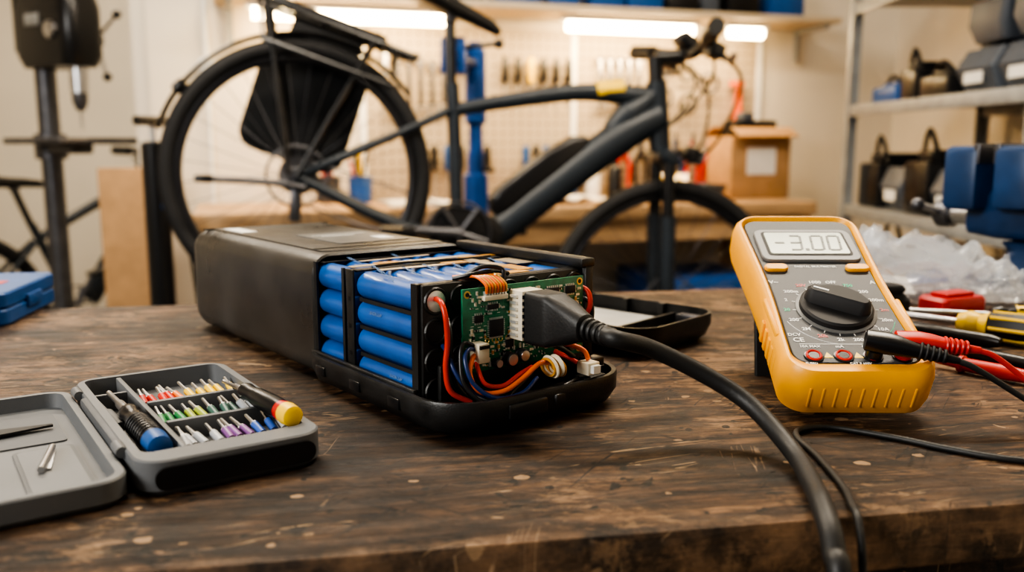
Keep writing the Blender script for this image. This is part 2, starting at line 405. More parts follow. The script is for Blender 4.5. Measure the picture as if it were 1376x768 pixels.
ic(.0475, .059, .0105, .0105, 9); ic(.093, .077, .010, .005, 6); ic(.108, .077, .008, .005, 5); ic(.034, .066, .006, .0045, 4); ic(.0575, .048, .006, .005, 4)
ic(.103, .060, .009, .008, 6); ic(.045, .0725, .008, .003, 5); ic(.093, .0475, .008, .005, 5)
for k in range(4): m.torus((.041 + .0052 * k, f, .0515), (0, 1, 0), .0014, .0004, GOLD, 12, 6)
rnd = random.Random(3)
taken = [(.0475, .059, .008), (.071, .067, .013), (.093, .077, .006), (.108, .077, .006), (.034, .066, .005), (.103, .06, .006), (.033, .045, .007), (.093, .0475, .006)]
n = 0
while n < 420:
    x = rnd.uniform(PX0 + .003, PX1 - .003); z = rnd.uniform(PZ0 + .003, PZ1 - .003); n += 1
    if any(abs(x - a) < b2 and abs(z - c) < b2 for a, c, b2 in taken): continue
    taken.append((x, z, .0019))
    w, h = rnd.choice([(.0020, .0011), (.0011, .0020), (.0026, .0014), (.0014, .0026), (.0016, .0008)])
    mm = rnd.choice([CREAM, BLKM, SOLD, BLKM, KAP, CREAM])
    pc(x, z, w, h, .0009, mm, 0)
    if w > h:
        pc(x - w / 2, z, .0005, h, .0010, SOLD, 0); pc(x + w / 2, z, .0005, h, .0010, SOLD, 0)
    else:
        pc(x, z - h / 2, w, .0005, .0010, SOLD, 0); pc(x, z + h / 2, w, .0005, .0010, SOLD, 0)
for k in range(46):
    x = rnd.uniform(PX0 + .008, PX1 - .01); z = rnd.uniform(PZ0 + .008, PZ1 - .008)
    if rnd.random() < .5: m.box((rnd.uniform(.006, .014), .0001, .0004), (x, f - .00005, z), PCBD)
    else: m.box((.0004, .0001, rnd.uniform(.006, .012)), (x, f - .00005, z), PCBD)
for k in range(60):
    x = rnd.uniform(PX0 + .003, PX1 - .003); z = rnd.uniform(PZ0 + .003, PZ1 - .003)
    m.box((.0022, .0001, .0004), (x, f - .00006, z), WHITE)
for x, z, r, h in ((.056, .0385, .0045, .007), (.0665, .0395, .0042, .006), (.047, .037, .003, .005)):
    m.lathe((x, f, z), (0, -1, 0), [(0, r), (.001, r), (.0014, r * .92), (.002, r), (h - .0005, r), (h, r * .85)], DSTEEL, 20)
    m.lathe((x, f - h, z), (0, -1, 0), [(0, r * .8), (.0002, r * .78)], STEEL, 20)
m.lathe((.106, f, .041), (0, -1, 0), [(0, .004), (.006, .004), (.0065, .0035)], DSTEEL, 18)
for k in range(8):
    xx = .0385 + .0021 * k
    m.box((.0012, .003, .004), (xx, f - .0015, .0805), SOLD)
m.box((.018, .004, .003), (.0455, f - .002, .0785), CREAM, bev=.0004)
m.build("control_board", bat)
m = MB()
for k in range(8):
    xx = .0385 + .0021 * k
    m.tube([(xx, f - .0028, .0815), (xx - .0005, f - .003, .0865), (xx - .001, f + .006, .0905), (xx - .001, f + .018, .0895), (xx - .002, f + .03, .0883)], .0009, KAP if k % 2 else ORW, 6)
m.tube([(.052, f, .084), (.056, f + .004, .094), (.046, f + .012, .0955), (.038, f + .02, .0895)], .0014, BLKW, 8)
m.tube([(.03, .04, .0885), (.04, .03, .092), (.055, .03, .0925), (.07, .036, .089)], .0014, BLKW, 8)
m.tube([(.012, .031, .079), (.009, .021, .078), (.0085, .016, .07), (.0095, .016, .055), (.008, .016, .04), (.010, .014, .026), (.022, .010, .018)], .0017, REDW, 10)
m.tube([(.018, .028, .066), (.014, .02, .06), (.013, .0175, .045), (.015, .016, .03), (.024, .012, .016)], .0017, BLKW, 10)
m.tube([(.0155, .03, .05), (.013, .02, .047), (.012, .014, .04), (.016, .008, .03), (.028, .004, .022)], .0015, BLUW, 10)
m.tube([(.03, .016, .045), (.023, .010, .044), (.0185, .006, .036), (.023, .002, .026), (.038, -.001, .0245), (.055, .002, .029), (.069, .003, .036), (.078, .005, .035)], .0016, ORW, 10)
m.tube([(.03, .0155, .042), (.026, .008, .038), (.027, .002, .030), (.040, .002, .027), (.055, .005, .031), (.066, .006, .034)], .0014, REDW, 10)
m.tube([(.03, .0155, .048), (.022, .012, .050), (.0165, .008, .045), (.018, .002, .032), (.03, -.004, .0225), (.050, -.004, .022), (.066, .001, .028)], .0014, BLUW, 10)
m.tube([(.03, .0155, .050), (.019, .013, .054), (.0145, .010, .045), (.014, .004, .030), (.026, -.005, .0185), (.048, -.005, .019)], .0013, BLKW, 10)
m.tube([(.02, .02, .024), (.035, .000, .018), (.05, .004, .022), (.07, .012, .028)], .0018, BLKW, 10)
m.tube([(.074, .016, .046), (.078, .008, .047), (.088, .004, .043), (.098, .003, .036)], .0017, BLKW, 10)
m.tube([(.10, .016, .042), (.102, .008, .042), (.106, .002, .039), (.106, -.002, .034)], .0016, ORW, 10)
m.tube([(.093, .016, .038), (.095, .006, .036), (.098, .000, .033)], .0015, REDW, 10)
m.tube([(.12, .026, .078), (.1235, .018, .074), (.1235, .016, .064), (.121, .02, .055)], .0017, REDW, 10)
m.tube([(.122, .026, .07), (.126, .018, .066), (.125, .016, .055), (.12, .02, .046)], .0015, BLKW, 10)
m.tube([(.040, -.003, .015), (.06, -.005, .0165), (.085, -.004, .021), (.10, .001, .022)], .0016, BLKW, 10)
for k in range(7): m.torus((.0765 + .0012 * k, .003 - .0003 * k, .0325 + .0010 * math.sin(k * 1.7)), (1, .1 - .08 * (k % 3), .25), .0058 + .0004 * (k % 3), .0009, CREAM if k % 3 else KAP, 28, 6)
m.build("wiring", bat)
m = MB()
m.box((.017, .013, .031), (.0665, f - .0065, .0665), CREAM, bev=.0006)
for k in range(7): m.box((.004, .0008, .0022), (.0600, f - .0133, .0545 + .004 * k), DSTEEL)
for k in range(7): m.box((.0025, .006, .0016), (.0572, f - .006, .0545 + .004 * k), SOLD)
m.box((.008, .010, .012), (.0315, f - .005, .0465), CREAM, bev=.0006)
for k in range(4): m.box((.0015, .001, .002), (.0287 + .0019 * k, f - .0104, .0505), BLK)
m.box((.010, .011, .008), (.106, -.002, .029), CREAM, bev=.0006); m.box((.006, .004, .005), (.106, -.0085, .029), WHITE)
m.box((.014, .010, .006), (.122, .012, .028), BLKG, bev=.001)
m.box((.03, .018, .007), (.084, .0, .0155), BLK, rot=(0, 0, .2), bev=.0015)
m.box((.016, .012, .008), (.066, -.001, .0155), DSTEEL, rot=(0, 0, -.3), bev=.001)
m.box((.02, .012, .010), (.113, .004, .017), BLK, rot=(0, 0, .1), bev=.001)
m.box((.024, .012, .006), (.038, .006, .012), BLK, rot=(0, 0, -.1), bev=.001)
m.box((W - .02, .004, .03), (W / 2, .0265, .024), BLK, bev=.001)
m.lathe((.130, .014, .010), (0, 0, 1), [(0, .004), (.014, .004), (.0145, .003)], BLKG)
m.build("connectors", bat)
# plug + power cable
pl = empty("power_cable", (-.0357, .496, T), (0, 0, R(38)))
m = MB()
def pr_(y, w, h, r=.002, cx=.0700, cz=.0655): return [(x, y, z) for x, z in rr(w, h, r, 4, cx, cz)]
m.loft([pr_(.0075, .018, .029), pr_(.0060, .0215, .0325, .003), pr_(-.010, .0215, .0325, .004), pr_(-.013, .0205, .0315, .004), pr_(-.014, .0195, .0300, .004), pr_(-.022, .0195, .027, .006), pr_(-.032, .0165, .019, .006, .0705, .0650), pr_(-.037, .0155, .0165, .007, .071, .0645), pr_(-.038, .012, .0125, .006, .071, .0645)], RUB)
for k in range(5):
    y = -.040 - .0042 * k; m.torus((.071 + .0003 * k, y, .0643 - .0005 * k), (0, -1, -.05), .0056 - .0003 * k, .0016, RUB, 20, 8)
Mi = (Matrix.Translation((-.0357, .496, 0)) @ Matrix.Rotation(R(38), 4, 'Z')).inverted()
cp = [(.071, -.037, .0645), (.0716, -.050, .0635), (.0725, -.062, .062)]
cw = [(.080, .502, .0545), (.1105, .503, .0395), (.1355, .4915, .0245), (.1500, .458, .0085), (.1475, .418, .0056), (.1430, .390, .0052), (.1400, .366, -.004), (.139, .352, -.04), (.14, .345, -.3), (.14, .42, -.75), (.12, .7, -.888)]
m.tube(cp + [tuple(Mi @ Vector(p)) for p in cw], [.0052] * (3 + len(cw)), RUB, 16, 8)
m.build("cable_and_plug", pl)

# ------------------------------------------------------------------ battery lid
lid = MB()
def lr(w, l, r, z, o=0): return [(x, y, z) for x, y in rr(w, l, r, 7, .062, l / 2 + o)]
lid.loft([lr(.104, .26, .022, 0, .01), lr(.118, .272, .026, .006, .004), lr(.124, .28, .028, .016, 0), lr(.124, .28, .028, .025, 0), lr(.118, .274, .025, .025, .003), lr(.116, .272, .024, .009, .004)], BLK)
lid.prism(rr(.100, .22, .012, 4, .062, .155), .0092, .0130, LIDIN)
lid.box((.09, .003, .012), (.062, .040, .0145), BLK); lid.box((.02, .012, .010), (.03, .018, .014), BLK, bev=.001); lid.box((.012, .02, .012), (.105, .024, .015), DSTEEL, bev=.001)
for y in (.06, .1, .15): lid.box((.006, .006, .014), (.118, y, .018), BLK)
lid.lathe((.062, .02, .009), (0, 0, 1), [(0, .006), (.008, .006), (.008, .003)], BLK)
lid.build("battery_lid", loc=(.105, .690, T), rot=(0, 0, R(48)))

# ------------------------------------------------------------------ multimeter
A = R(26)
mm_ = empty("multimeter", (.2145, .5385, T + .001), (A, 0, R(-1)))
m = MB()
def ol(w, l, r, z, cy=.095, waist=.003):
    o = []
    base = rr(w, l, r, 7, 0, cy); out = []
    for i, p in enumerate(base):
        q = base[(i + 1) % len(base)]; out.append(p)
        if i % 8 == 7:
            for k in range(1, 8): out.append((p[0] + (q[0] - p[0]) * k / 8, p[1] + (q[1] - p[1]) * k / 8))
    for x, y in out:
        k = math.sin(max(0, min(1, y / .19)) * math.pi) ** 2
        o.append((x - (x / (w / 2)) * waist * k, y, z))
    return o
m.loft([ol(.080, .176, .012, 0), ol(.092, .187, .016, .004), ol(.096, .191, .018, .012), ol(.096, .191, .018, .026), ol(.0935, .1885, .018, .0335), ol(.0885, .184, .016, .0365), ol(.0850, .180, .014, .0365, .096), ol(.0815, .172, .012, .0345, .098), ol(.081, .170, .012, .031, .098)], YEL)
for k in range(9): m.box((.0016, .0012, .015), (-.032 + .008 * k, -.0003, .018), YEL, bev=.0005)
for sx in (-1, 1):
    m.box((.004, .040, .005), (sx * .0440, .06, .0335), YEL, bev=.0018)
    for k in range(5): m.box((.0018, .0045, .016), (sx * .0465, .030 + .009 * k, .018), YEL, bev=.0006)
m.build("holster", mm_)
m = MB()
m.loft([ol(.0815, .171, .011, .030, .098), ol(.0805, .170, .011, .0338, .098), ol(.079, .1685, .010, .0345, .098)], MFACE)
m.prism(rr(.071, .041, .006, 5, 0, .146), .0335, .0368, MBEZ, bev=.0006)
m.prism(rr(.061, .032, .003, 4, 0, .147), .036, .0371, BLKM)
m.prism(rr(.057, .0285, .002, 4, 0, .147), .036, .0375, LCD)
def seg7(x, y, on, h=.0190, w=.0082, t=.0017):
    z = .0377; sl = .12
    S = {'a': (0, h / 2, 1), 'g': (0, 0, 1), 'd': (0, -h / 2, 1), 'f': (-w / 2, h / 4, 0), 'b': (w / 2, h / 4, 0), 'e': (-w / 2, -h / 4, 0), 'c': (w / 2, -h / 4, 0)}
    for c in on:
        dx, dy, hz = S[c]
        if hz: m.box((w - t * .8, t, .0002), (x + dx + dy * sl, y + dy, z), LCDD)
        else: m.box((t, h / 2 - t * .5, .0002), (x + dx + dy * sl, y + dy, z), LCDD, rot=(0, 0, -sl))
seg7(-.0195, .147, 'g'); seg7(-.0080, .147, 'abgcd'); seg7(.0080, .147, 'abcdef'); seg7(.0202, .147, 'abcdef')
m.box((.0028, .0028, .0002), (-.0012, .1378, .0377), LCDD)
for sx in (-1, 1):
    m.prism(rr(.0165, .0070, .0034, 5, sx * .0285, .1165), .034, .0374, YEL, bev=.0008)
m.lathe((0, .068, .034), (0, 0, 1), [(0, .0262), (.0012, .0262), (.0016, .0252)], MBEZ, 40)
m.lathe((0, .068, .0345), (0, 0, 1), [(0, .0240), (.004, .0236), (.0052, .0222), (.0052, .0215)], BLKM, 40)
Md = Matrix.Translation((0, .068, .0395)) @ Matrix.Rotation(R(-28), 4, 'Z')
m.loft([[(x, y, 0) for x, y in rr(.043, .0150, .007, 5)], [(x, y, .0065) for x, y in rr(.041, .0110, .005, 5)], [(x, y, .0085) for x, y in rr(.037, .0065, .003, 5)]], BLKM, M=Md)
t = bmesh.new(); bmesh.ops.create_cube(t, size=1); bmesh.ops.scale(t, vec=(.010, .0012, .0004), verts=t.verts); m.add(t, WHITE, Md @ Matrix.Translation((-.012, 0, .0087)))
for i, x in enumerate((-.027, -.0085, .0095, .0275)):
    m.lathe((x, .0195, .0340), (0, 0, 1), [(0, .0062), (.0012, .0062), (.0014, .0056)], BLKG, 24)
    m.torus((x, .0195, .0353), (0, 0, 1), .0043, .0009, REDP, 24, 8)
    m.lathe((x, .0195, .0345), (0, 0, 1), [(0, .0032), (.0012, .0032)], BLK, 16)
m.box((.066, .0004, .0002), (0, .0315, .0346), WHITE)
for i, x in enumerate((-.018, .0005)):
    m.prism([(x - .003, .018), (x + .003, .018), (x, .0235)], .0345, .0347, YP)
m.build("face", mm_)
m = MB()
m.loft([[(x, y, z) for x, z in rr(.07, .004, .0015, 3, 0, 0)] for y, z in ((0, 0), (.075, 0))], BLK, M=Matrix.Translation((0, .135, -.001)) @ Euler((R(-127), 0, 0)).to_matrix().to_4x4())
m.box((.074, .04, .004), (0, .14, .0), BLK, bev=.001)
m.build("kickstand", mm_)
lab = ["OFF", "750", "200", "200m", "2m", "20m", "10A", "hFE", "200", "2k", "20k", "2M", "200", "20", "2", "200m", "20V", "1000"]
m2 = MB()
for k, s_ in enumerate(lab):
    a = R(90 - 360 * (k + .5) / len(lab)); rx, ry = .0322, .0325
    mc = (WHITE, GLINE, WHITE, WHITE, REDP, WHITE)[k % 6]
    text("dial_label", s_, .0044, (rx * math.cos(a), .068 + ry * math.sin(a), .03465), (0, 0, 0), mc, mm_)
    m2.box((.0024, .0005, .0002), (.0272 * math.cos(a), .068 + .0272 * math.sin(a), .0346), WHITE, rot=(0, 0, a))
m2.torus((0, .068, .0345), (0, 0, 1), .0372, .00022, WHITE, 60, 4, a0=20, a1=80); m2.torus((0, .068, .0345), (0, 0, 1), .0372, .00022, GLINE, 60, 4, a0=100, a1=160)
m2.build("dial_ticks", mm_)
for s_, x, y, sz in (("V~", -.034, .100, .0055), ("DCV", -.034, .041, .0040), ("Ω", .034, .041, .0055), ("A", .034, .100, .0055), ("10A MAX", -.027, .0290, .0032), ("mA", -.0085, .0290, .0036), ("COM", .0095, .0290, .0036), ("VΩ", .0275, .0290, .0036), ("CE", -.0325, .0355, .006), ("DIGITAL MULTIMETER", 0, .1195, .0030), ("CAT II 600V", 0, .0125, .0026), ("FUSED", -.03, .0125, .0026), ("HOLD", -.0285, .1225, .0024), ("LIGHT", .0285, .1225, .0024)):
    text("face_label", s_, sz, (x, y, .03472), (0, 0, 0), WHITE, mm_)

def Ml(x, y, z):
    return (Matrix.Translation((.2145, .5385, T + .001)) @ Euler((A, 0, R(-1))).to_matrix().to_4x4()) @ Vector((x, y, z))
leads = empty("multimeter_test_leads", (0, 0, T))
def tl(v): return (v[0], v[1], v[2] - T)
m = MB()
MR = Euler((A, 0, R(-1))).to_matrix().to_4x4()
def plug(x, mm, ang, L1):
    o = Ml(x, .0195, .0355); M0 = Matrix.Translation(tl(o)) @ MR @ Matrix.Rotation(ang, 4, 'Z')
    def T_(ps): return [tuple(M0 @ Vector(p)) for p in ps]
    m.loft([T_([(a, b, z) for a, b in rr(w, w, w * .45, 4)]) for z, w in ((-.001, .0100), (.004, .0105), (.006, .0120))], mm)
    R_ = []
    for xx, w, h, cz in ((-.0075, .009, .007, .010), (-.0065, .0125, .011, .0105), (.006, .0130, .012, .0110), (.014, .0115, .0105, .0110), (L1 * .6, .0090, .0085, .0105), (L1, .0062, .0062, .0095)):
        R_.append(T_([(xx, b, c) for b, c in rr(w, h, min(w, h) * .35, 4, 0, cz)]))
    m.loft(R_, mm)
    for k in range(5):
        xx = L1 * (.62 + .085 * k); R2 = .0050 - .00035 * k
        m.torus(tuple(M0 @ Vector((xx, 0, .0103))), (M0.to_3x3() @ Vector((1, 0, -.02))), R2, .0009, BLKM if mm is not REDP else REDP, 16, 6)
    m.tube(T_([(L1 - .002, 0, .0095), (L1 + .007, 0, .0090)]), [.0030, .0022], mm, 10, 0)
    return M0 @ Vector((L1 + .006, 0, .0090)), (M0.to_3x3() @ Vector((1, 0, -.1)))
eb, db = plug(.0095, BLKG, R(-20), .040)
er, dr = plug(.0275, REDP, R(-8), .036)
pb = [tuple(eb), tuple(eb + db * .012 + Vector((0, 0, -.002))), (.310, .512, .018), (.335, .503, .004), (.375, .490, .002), (.400, .470, .002), (.385, .447, .002), (.33, .448, .002), (.2735, .462, .002), (.245, .480, .002), (.222, .5005, .002), (.192, .519, .002), (.172, .514, .002), (.166, .498, .002), (.167, .47, .002), (.165, .425, .002), (.160, .400, .003), (.157, .383, .0015), (.156, .372, -.02), (.16, .37, -.10), (.2, .37, -.16), (.25, .36, -.22)]
m.tube(pb, .0019, RUB, 10, 8)
m.tube([pb[-1], (.3, .36, -.3), (.3, .5, -.8), (.3, .52, -.893)], .0019, RUB, 8, 6)
m.tube([tuple(er), tuple(er + dr * .012 + Vector((0, 0, -.003))), (.322, .526, .022), (.348, .520, .006), (.39, .53, .002), (.42, .58, .002), (.40, .612, .003), (.375, .612, .006)], .0018, REDP, 10, 8)
def probe(p0, p1, mm, mtip):
    p0, p1 = Vector(p0), Vector(p1); d = (p1 - p0); Ln = d.length
    m.lathe(p0, d, [(0, .0008), (.004, .0011), (.018, .0011), (.018, .0028), (.022, .0034), (.036, .004), (.037, .0066), (.040, .0066), (.041, .0052), (.07, .0056), (Ln - .02, .0048), (Ln, .003)], mm, 16)
    m.lathe(p0, d, [(-.001, .0004), (.004, .0012), (.019, .0012)], mtip, 10)
probe((.333, .745, .0065), (.405, .640, .0065), BLKG, STEEL)
probe((.318, .690, .0065), (.380, .605, .0065), REDP, STEEL)
m.build("leads_and_probes", leads)

# ------------------------------------------------------------------ bit kit
kit = empty("precision_screwdriver_kit", (-.179, .409, T), (0, 0, R(34.5)))
m = MB(); KW, KL = .096, .190
def kr(w, l, r, z, cx, cy): return [(x, y, z) for x, y in rr(w, l, r, 6, cx, cy)]
cx, cy = KW / 2, KL / 2
m.loft([kr(KW - .006, KL - .006, .013, 0, cx, cy), kr(KW, KL, .015, .003, cx, cy), kr(KW, KL, .015, .0175, cx, cy), kr(KW - .002, KL - .002, .014, .0185, cx, cy), kr(KW - .011, KL - .022, .006, .0185, cx, cy + .006), kr(KW - .012, KL - .023, .005, .006, cx, cy + .006)], GRAYK)
m.box((.003, KL - .026, .0118), (.0265, cy + .006, .0122), GRAYK, bev=.0005)
for y in (.066, .112): m.box((KW - .036, .0038, .0118), (.0590, y, .0122), GRAYK, bev=.0005)
m.box((.0205, .003, .010), (.0155, .150, .0115), GRAYK)
m.prism(rr(.082, .0115, .0055, 6), 0, .0014, BLKG, M=Matrix.Translation((cx, -.0004, .0095)) @ Euler((R(90), 0, 0)).to_matrix().to_4x4())
m.prism(rr(.15, .0115, .0055, 6), 0, .0010, GRAYD, M=Matrix.Translation((KW - .0004, cy, .0095)) @ Euler((R(90), 0, R(90))).to_matrix().to_4x4())
m.build("case_base", kit)
m = MB(); lx = -KW / 2 - .003
m.loft([kr(KW - .006, KL - .006, .013, 0, lx, cy), kr(KW, KL, .015, .003, lx, cy), kr(KW, KL, .015, .0125, lx, cy), kr(KW - .002, KL - .002, .014, .0135, lx, cy), kr(KW - .010, KL - .010, .010, .0135, lx, cy), kr(KW - .012, KL - .012, .009, .0045, lx, cy)], GRAYK)
m.prism(rr(.030, .075, .003, 3, -.030, .058), .0045, .0056, GRAYD)
m.prism(rr(.026, .071, .003, 3, -.030, .058), .0050, .0060, GRAYK)
m.prism(rr(.072, .060, .003, 3, -.052, .135), .0045, .0054, GRAYD)
m.box((.006, .10, .008), (.0, cy, .014), GRAYD, bev=.002)
for y in (.03, .155): m.cyl((-.0015, y, .0165), (-.0015, y + .014, .0165), .003, GRAYK, 12)
for sg in (-1, 1):
    pts_ = ((-.092, .0015, .0030), (-.07, .0032, .0032), (-.045, .0026, .0026), (-.020, .0004, .0008))
    m.loft([[(a, .132 + sg * o_ - w, .0068), (a, .132 + sg * o_ + w, .0068), (a, .132 + sg * o_ + w, .0082), (a, .132 + sg * o_ - w, .0082)] for a, o_, w in pts_], BLKM)
m.cyl((-.036, .052, .0080), (-.026, .088, .0080), .0018, STEEL, 10); m.box((.004, .03, .0012), (-.030, .07, .0066), STEEL, rot=(0, 0, -.2))
m.build("case_lid", kit)
m = MB()
cols = [[(.55, .03, .02)] * 4 + [(.75, .2, .03)] * 1 + [(.8, .55, .03)] * 5, [(.03, .22, .07)] * 3 + [(.30, .36, .05)] * 2 + [(.05, .12, .10)] * 3 + [(.35, .37, .4)] * 2, [(.4, .42, .45)] * 4 + [(.20, .08, .25)] * 3 + [(.05, .13, .45)] * 2 + [(.5, .5, .5)] * 1]
cache = {}
for r_, (y0, y1) in enumerate(((.117, .170), (.071, .107), (.024, .062))):
    for k in range(10):
        c = cols[r_][k]
        if c not in cache: cache[c] = mat("bit_sleeve", c, .4)
        x = .0315 + .0060 * k + rnd.uniform(-.0008, .0008); dx = rnd.uniform(-.004, .004); ln = (.029 + rnd.uniform(0, .004))
        p0 = Vector((x, y0 + .003 + rnd.uniform(0, .003), .0100)); d = Vector((dx - .003, ln, .0055 + rnd.uniform(0, .003)))
        m.lathe(p0, d, [(0, .0017), (.010, .0017), (.010, .0021), (.019, .0021), (.0192, .0015), (.021, .0011), (ln - .001, .0010), (ln, .0005)], STEEL, 6)
        m.lathe(p0 + d.normalized() * .0065, d, [(0, .0024), (.011, .0024)], cache[c], 12)
m.build("bits", kit)
m = MB()
m.lathe((.0165, .026, .0165), (-.02, 1, .02), [(0, .004), (.001, .0064), (.012, .0070), (.014, .0068)], BLUEP, 20)
m.lathe((.0162, .040, .0168), (-.02, 1, .02), [(0, .0064), (.004, .0068), (.034, .0064), (.040, .0054), (.046, .0050), (.050, .0060), (.056, .0056), (.058, .004)], BLKG, 12)
for k in range(8): m.torus((.0160 - .0001 * k, .044 + .004 * k, .017), (0, 1, .02), .0066, .0005, BLK, 20, 6)
m.lathe((.0152, .098, .0178), (-.02, 1, .0), [(0, .0028), (.02, .0028), (.022, .0018), (.05, .0016)], STEEL, 12)
m.lathe((.0085, .085, .0135), (-.03, 1, .0), [(0, .003), (.03, .0034), (.035, .0018), (.06, .0016)], GRAYK, 12)
m.lathe((.0855, .020, .0225), (-.10, 1, .02), [(0, .004), (.001, .0058), (.008, .0064), (.010, .0062)], YP, 20)
m.lathe((.0845, .030, .0227), (-.10, 1, .02), [(0, .0056), (.003, .0060), (.004, .0052), (.006, .0056)], REDP, 20)
m.lathe((.0841, .036, .0228), (-.10, 1, .02), [(0, .0056), (.004, .0062), (.030, .0058), (.038, .0046), (.044, .0054), (.048, .005), (.050, .003)], BLKG, 12)
m.lathe((.079, .086, .0235), (-.10, 1, -.02), [(0, .0022), (.012, .0022), (.013, .0014), (.03, .0012)], STEEL, 10)
m.build("drivers", kit)

# blue case at left
m = MB()
m.prism(rr(.22, .15, .012, 5), 0, .016, BLUEP, bev=.002); m.prism(rr(.22, .15, .012, 5), .0168, .032, BLUEP, bev=.002)
m.box((.03, .006, .014), (.05, -.076, .016), BLKG, bev=.001); m.box((.05, .02, .0006), (.06, 0, .0322), REDP)
m.box((.006, .04, .012), (.110, 0, .016), BLUEP, bev=.001)
m.build("parts_case", loc=(-.600, .885, T), rot=(0, 0, R(10)))

def sdriver(name, loc, dv, s, c1, c2):
    sd = MB(); dv = Vector(dv)
    sd.lathe((0, 0, .014 * s), dv, [(-.105 * s, .003 * s), (-.10 * s, .0035 * s), (0, .0032 * s)], STEEL, 12)
    sd.lathe((0, 0, .014 * s), dv, [(0, .008 * s), (.006 * s, .0105 * s), (.010 * s, .0115 * s), (.018 * s, .009 * s), (.026 * s, .0125 * s)], c1, 18)
    sd.lathe((0, 0, .014 * s), dv, [(.026 * s, .0128 * s), (.05 * s, .0138 * s), (.078 * s, .0125 * s)], c2, 8)
    sd.lathe((0, 0, .014 * s), dv, [(.078 * s, .0125 * s), (.088 * s, .0135 * s), (.100 * s, .0115 * s), (.104 * s, .006 * s)], c1, 18)
    q = dv.to_track_quat('Z', 'Y').to_matrix(); d = dv.normalized()
    for k in range(8):
        a = k * math.pi / 4; o = q @ Vector((.0125 * s * math.cos(a), .0125 * s * math.sin(a), 0))
        sd.cyl(Vector((0, 0, .014 * s)) + o + d * .028 * s, Vector((0, 0, .014 * s)) + o + d * .076 * s, .0018 * s, c1, 6)
    sd.build(name, loc=loc)
sdriver("screwdriver", (.400, .785, T), (.13, -.13, 0), 1, YP, BLKG)
sdriver("screwdriver", (.455, .835, T), (.2, -.06, 0), .8, BLKG, YP)
sd = MB()
sd.lathe((0, 0, .007), (.13, -.17, 0), [(-.07, .002), (0, .002), (0, .0055), (.01, .0065), (.08, .006), (.088, .004)], BLKG, 14)
sd.build("nut_driver", loc=(.355, .80, T))
m = MB(); m.prism(rr(.06, .035, .006, 4), 0, .022, REDS, bev=.003); m.box((.04, .02, .004), (0, 0, .024), REDS, bev=.0015)
m.build("marker_case", loc=(.440, .880, T), rot=(0, 0, R(25)))
m = MB(); m.prism(rr(.07, .05, .012, 5), 0, .03, FABR, bev=.006); m.prism(rr(.06, .03, .01, 5, 0, -.008), .03, .038, FABR, bev=.003); m.box((.012, .006, .012), (0, -.026, .025), DSTEEL, bev=.002)
m.build("tool_pouch", loc=(.345, .855, T), rot=(0, 0, R(10)))

# plastic bag with parts
bag = empty("plastic_parts_bag", (.440, .970, T), (0, 0, R(-8)))
t = bmesh.new(); bmesh.ops.create_icosphere(t, subdivisions=6, radius=1)
for v in t.verts:
    c = v.co.copy()
    rx = math.copysign(abs(c.x) ** .7, c.x); ry = math.copysign(abs(c.y) ** .7, c.y)
    nn = noise.fractal(c * 1.8, .9, 2.1, 3); rg = 1 - abs(noise.noise(Vector((c.x * 2.6 + 2, c.y * 2.6, c.z * 2.0)))) * 2; r2 = 1 - abs(noise.noise(Vector((c.x * 5 + 2, c.y * 5, c.z * 4)))) * 2
    z = .029 * (c.z + 1) * (.5 + .5 * rg + .22 * r2 + .3 * nn) * (1.15 - .45 * c.x)
    v.co = Vector((rx * .12 * (1 + .10 * nn), ry * .050 * (1 + .16 * nn), max(.001, z)))
m = MB(); m.add(t, BAG); m.build("bag", bag, ang=22)
m = MB()
for k in range(30):
    x, y = rnd.uniform(-.08, .07), rnd.uniform(-.03, .025); a = rnd.uniform(0, 3)
    m.cyl((x, y, .007), (x + .018 * math.cos(a), y + .018 * math.sin(a), .010), .003, DSTEEL, 8); m.cyl((x, y, .0065), (x + .003 * math.cos(a), y + .003 * math.sin(a), .007), .0055, STEEL, 6)
m.box((.05, .03, .001), (-.03, -.02, .022), PAPER, rot=(.5, .1, .2))
m.build("bolts", bag)

# vise
m = MB()
m.loft([[(x, y, z) for x, y in rr(w, l, .02, 4)] for w, l, z in ((.15, .13, 0), (.15, .13, .016), (.11, .10, .022), (.085, .085, .045), (.10, .09, .055))], VISE)
m.loft([[(x, y, z) for y, z in rr(w, h, .012, 4, 0, cz)] for x, w, h, cz in ((-.10, .055, .05, .085), (-.06, .07, .062, .088), (.04, .075, .066, .09), (.10, .06, .05, .09), (.115, .05, .04, .09))], VISE)
m.box((.045, .125, .075), (-.028, 0, .132), VISE, bev=.008); m.box((.045, .125, .078), (-.092, 0, .130), VISE, bev=.008)
m.box((.008, .12, .024), (-.047, 0, .160), DSTEEL, bev=.001); m.box((.008, .12, .024), (-.0725, 0, .160), DSTEEL, bev=.001)
m.box((.07, .06, .02), (.04, 0, .135), VISE, bev=.006); m.box((.05, .05, .008), (.045, 0, .149), DSTEEL, bev=.002)
m.cyl((-.10, 0, .082), (-.140, 0, .082), .013, STEEL, 18); m.lathe((-.136, 0, .082), (-1, 0, 0), [(0, .018), (.018, .018), (.022, .014)], DSTEEL, 18)
m.cyl((-.147, -.06, .095), (-.147, .06, .07), .005, STEEL, 10); m.sph((-.147, -.06, .095), .009, DSTEEL); m.sph((-.147, .06, .07), .009, DSTEEL)
for sx in (-1, 1):
    for sy in (-1, 1): m.lathe((sx * .06, sy * .05, .016), (0, 0, 1), [(0, .008), (.006, .008)], DSTEEL, 6)
m.build("bench_vise", loc=(.645, 1.050, T), rot=(0, 0, R(-60)))

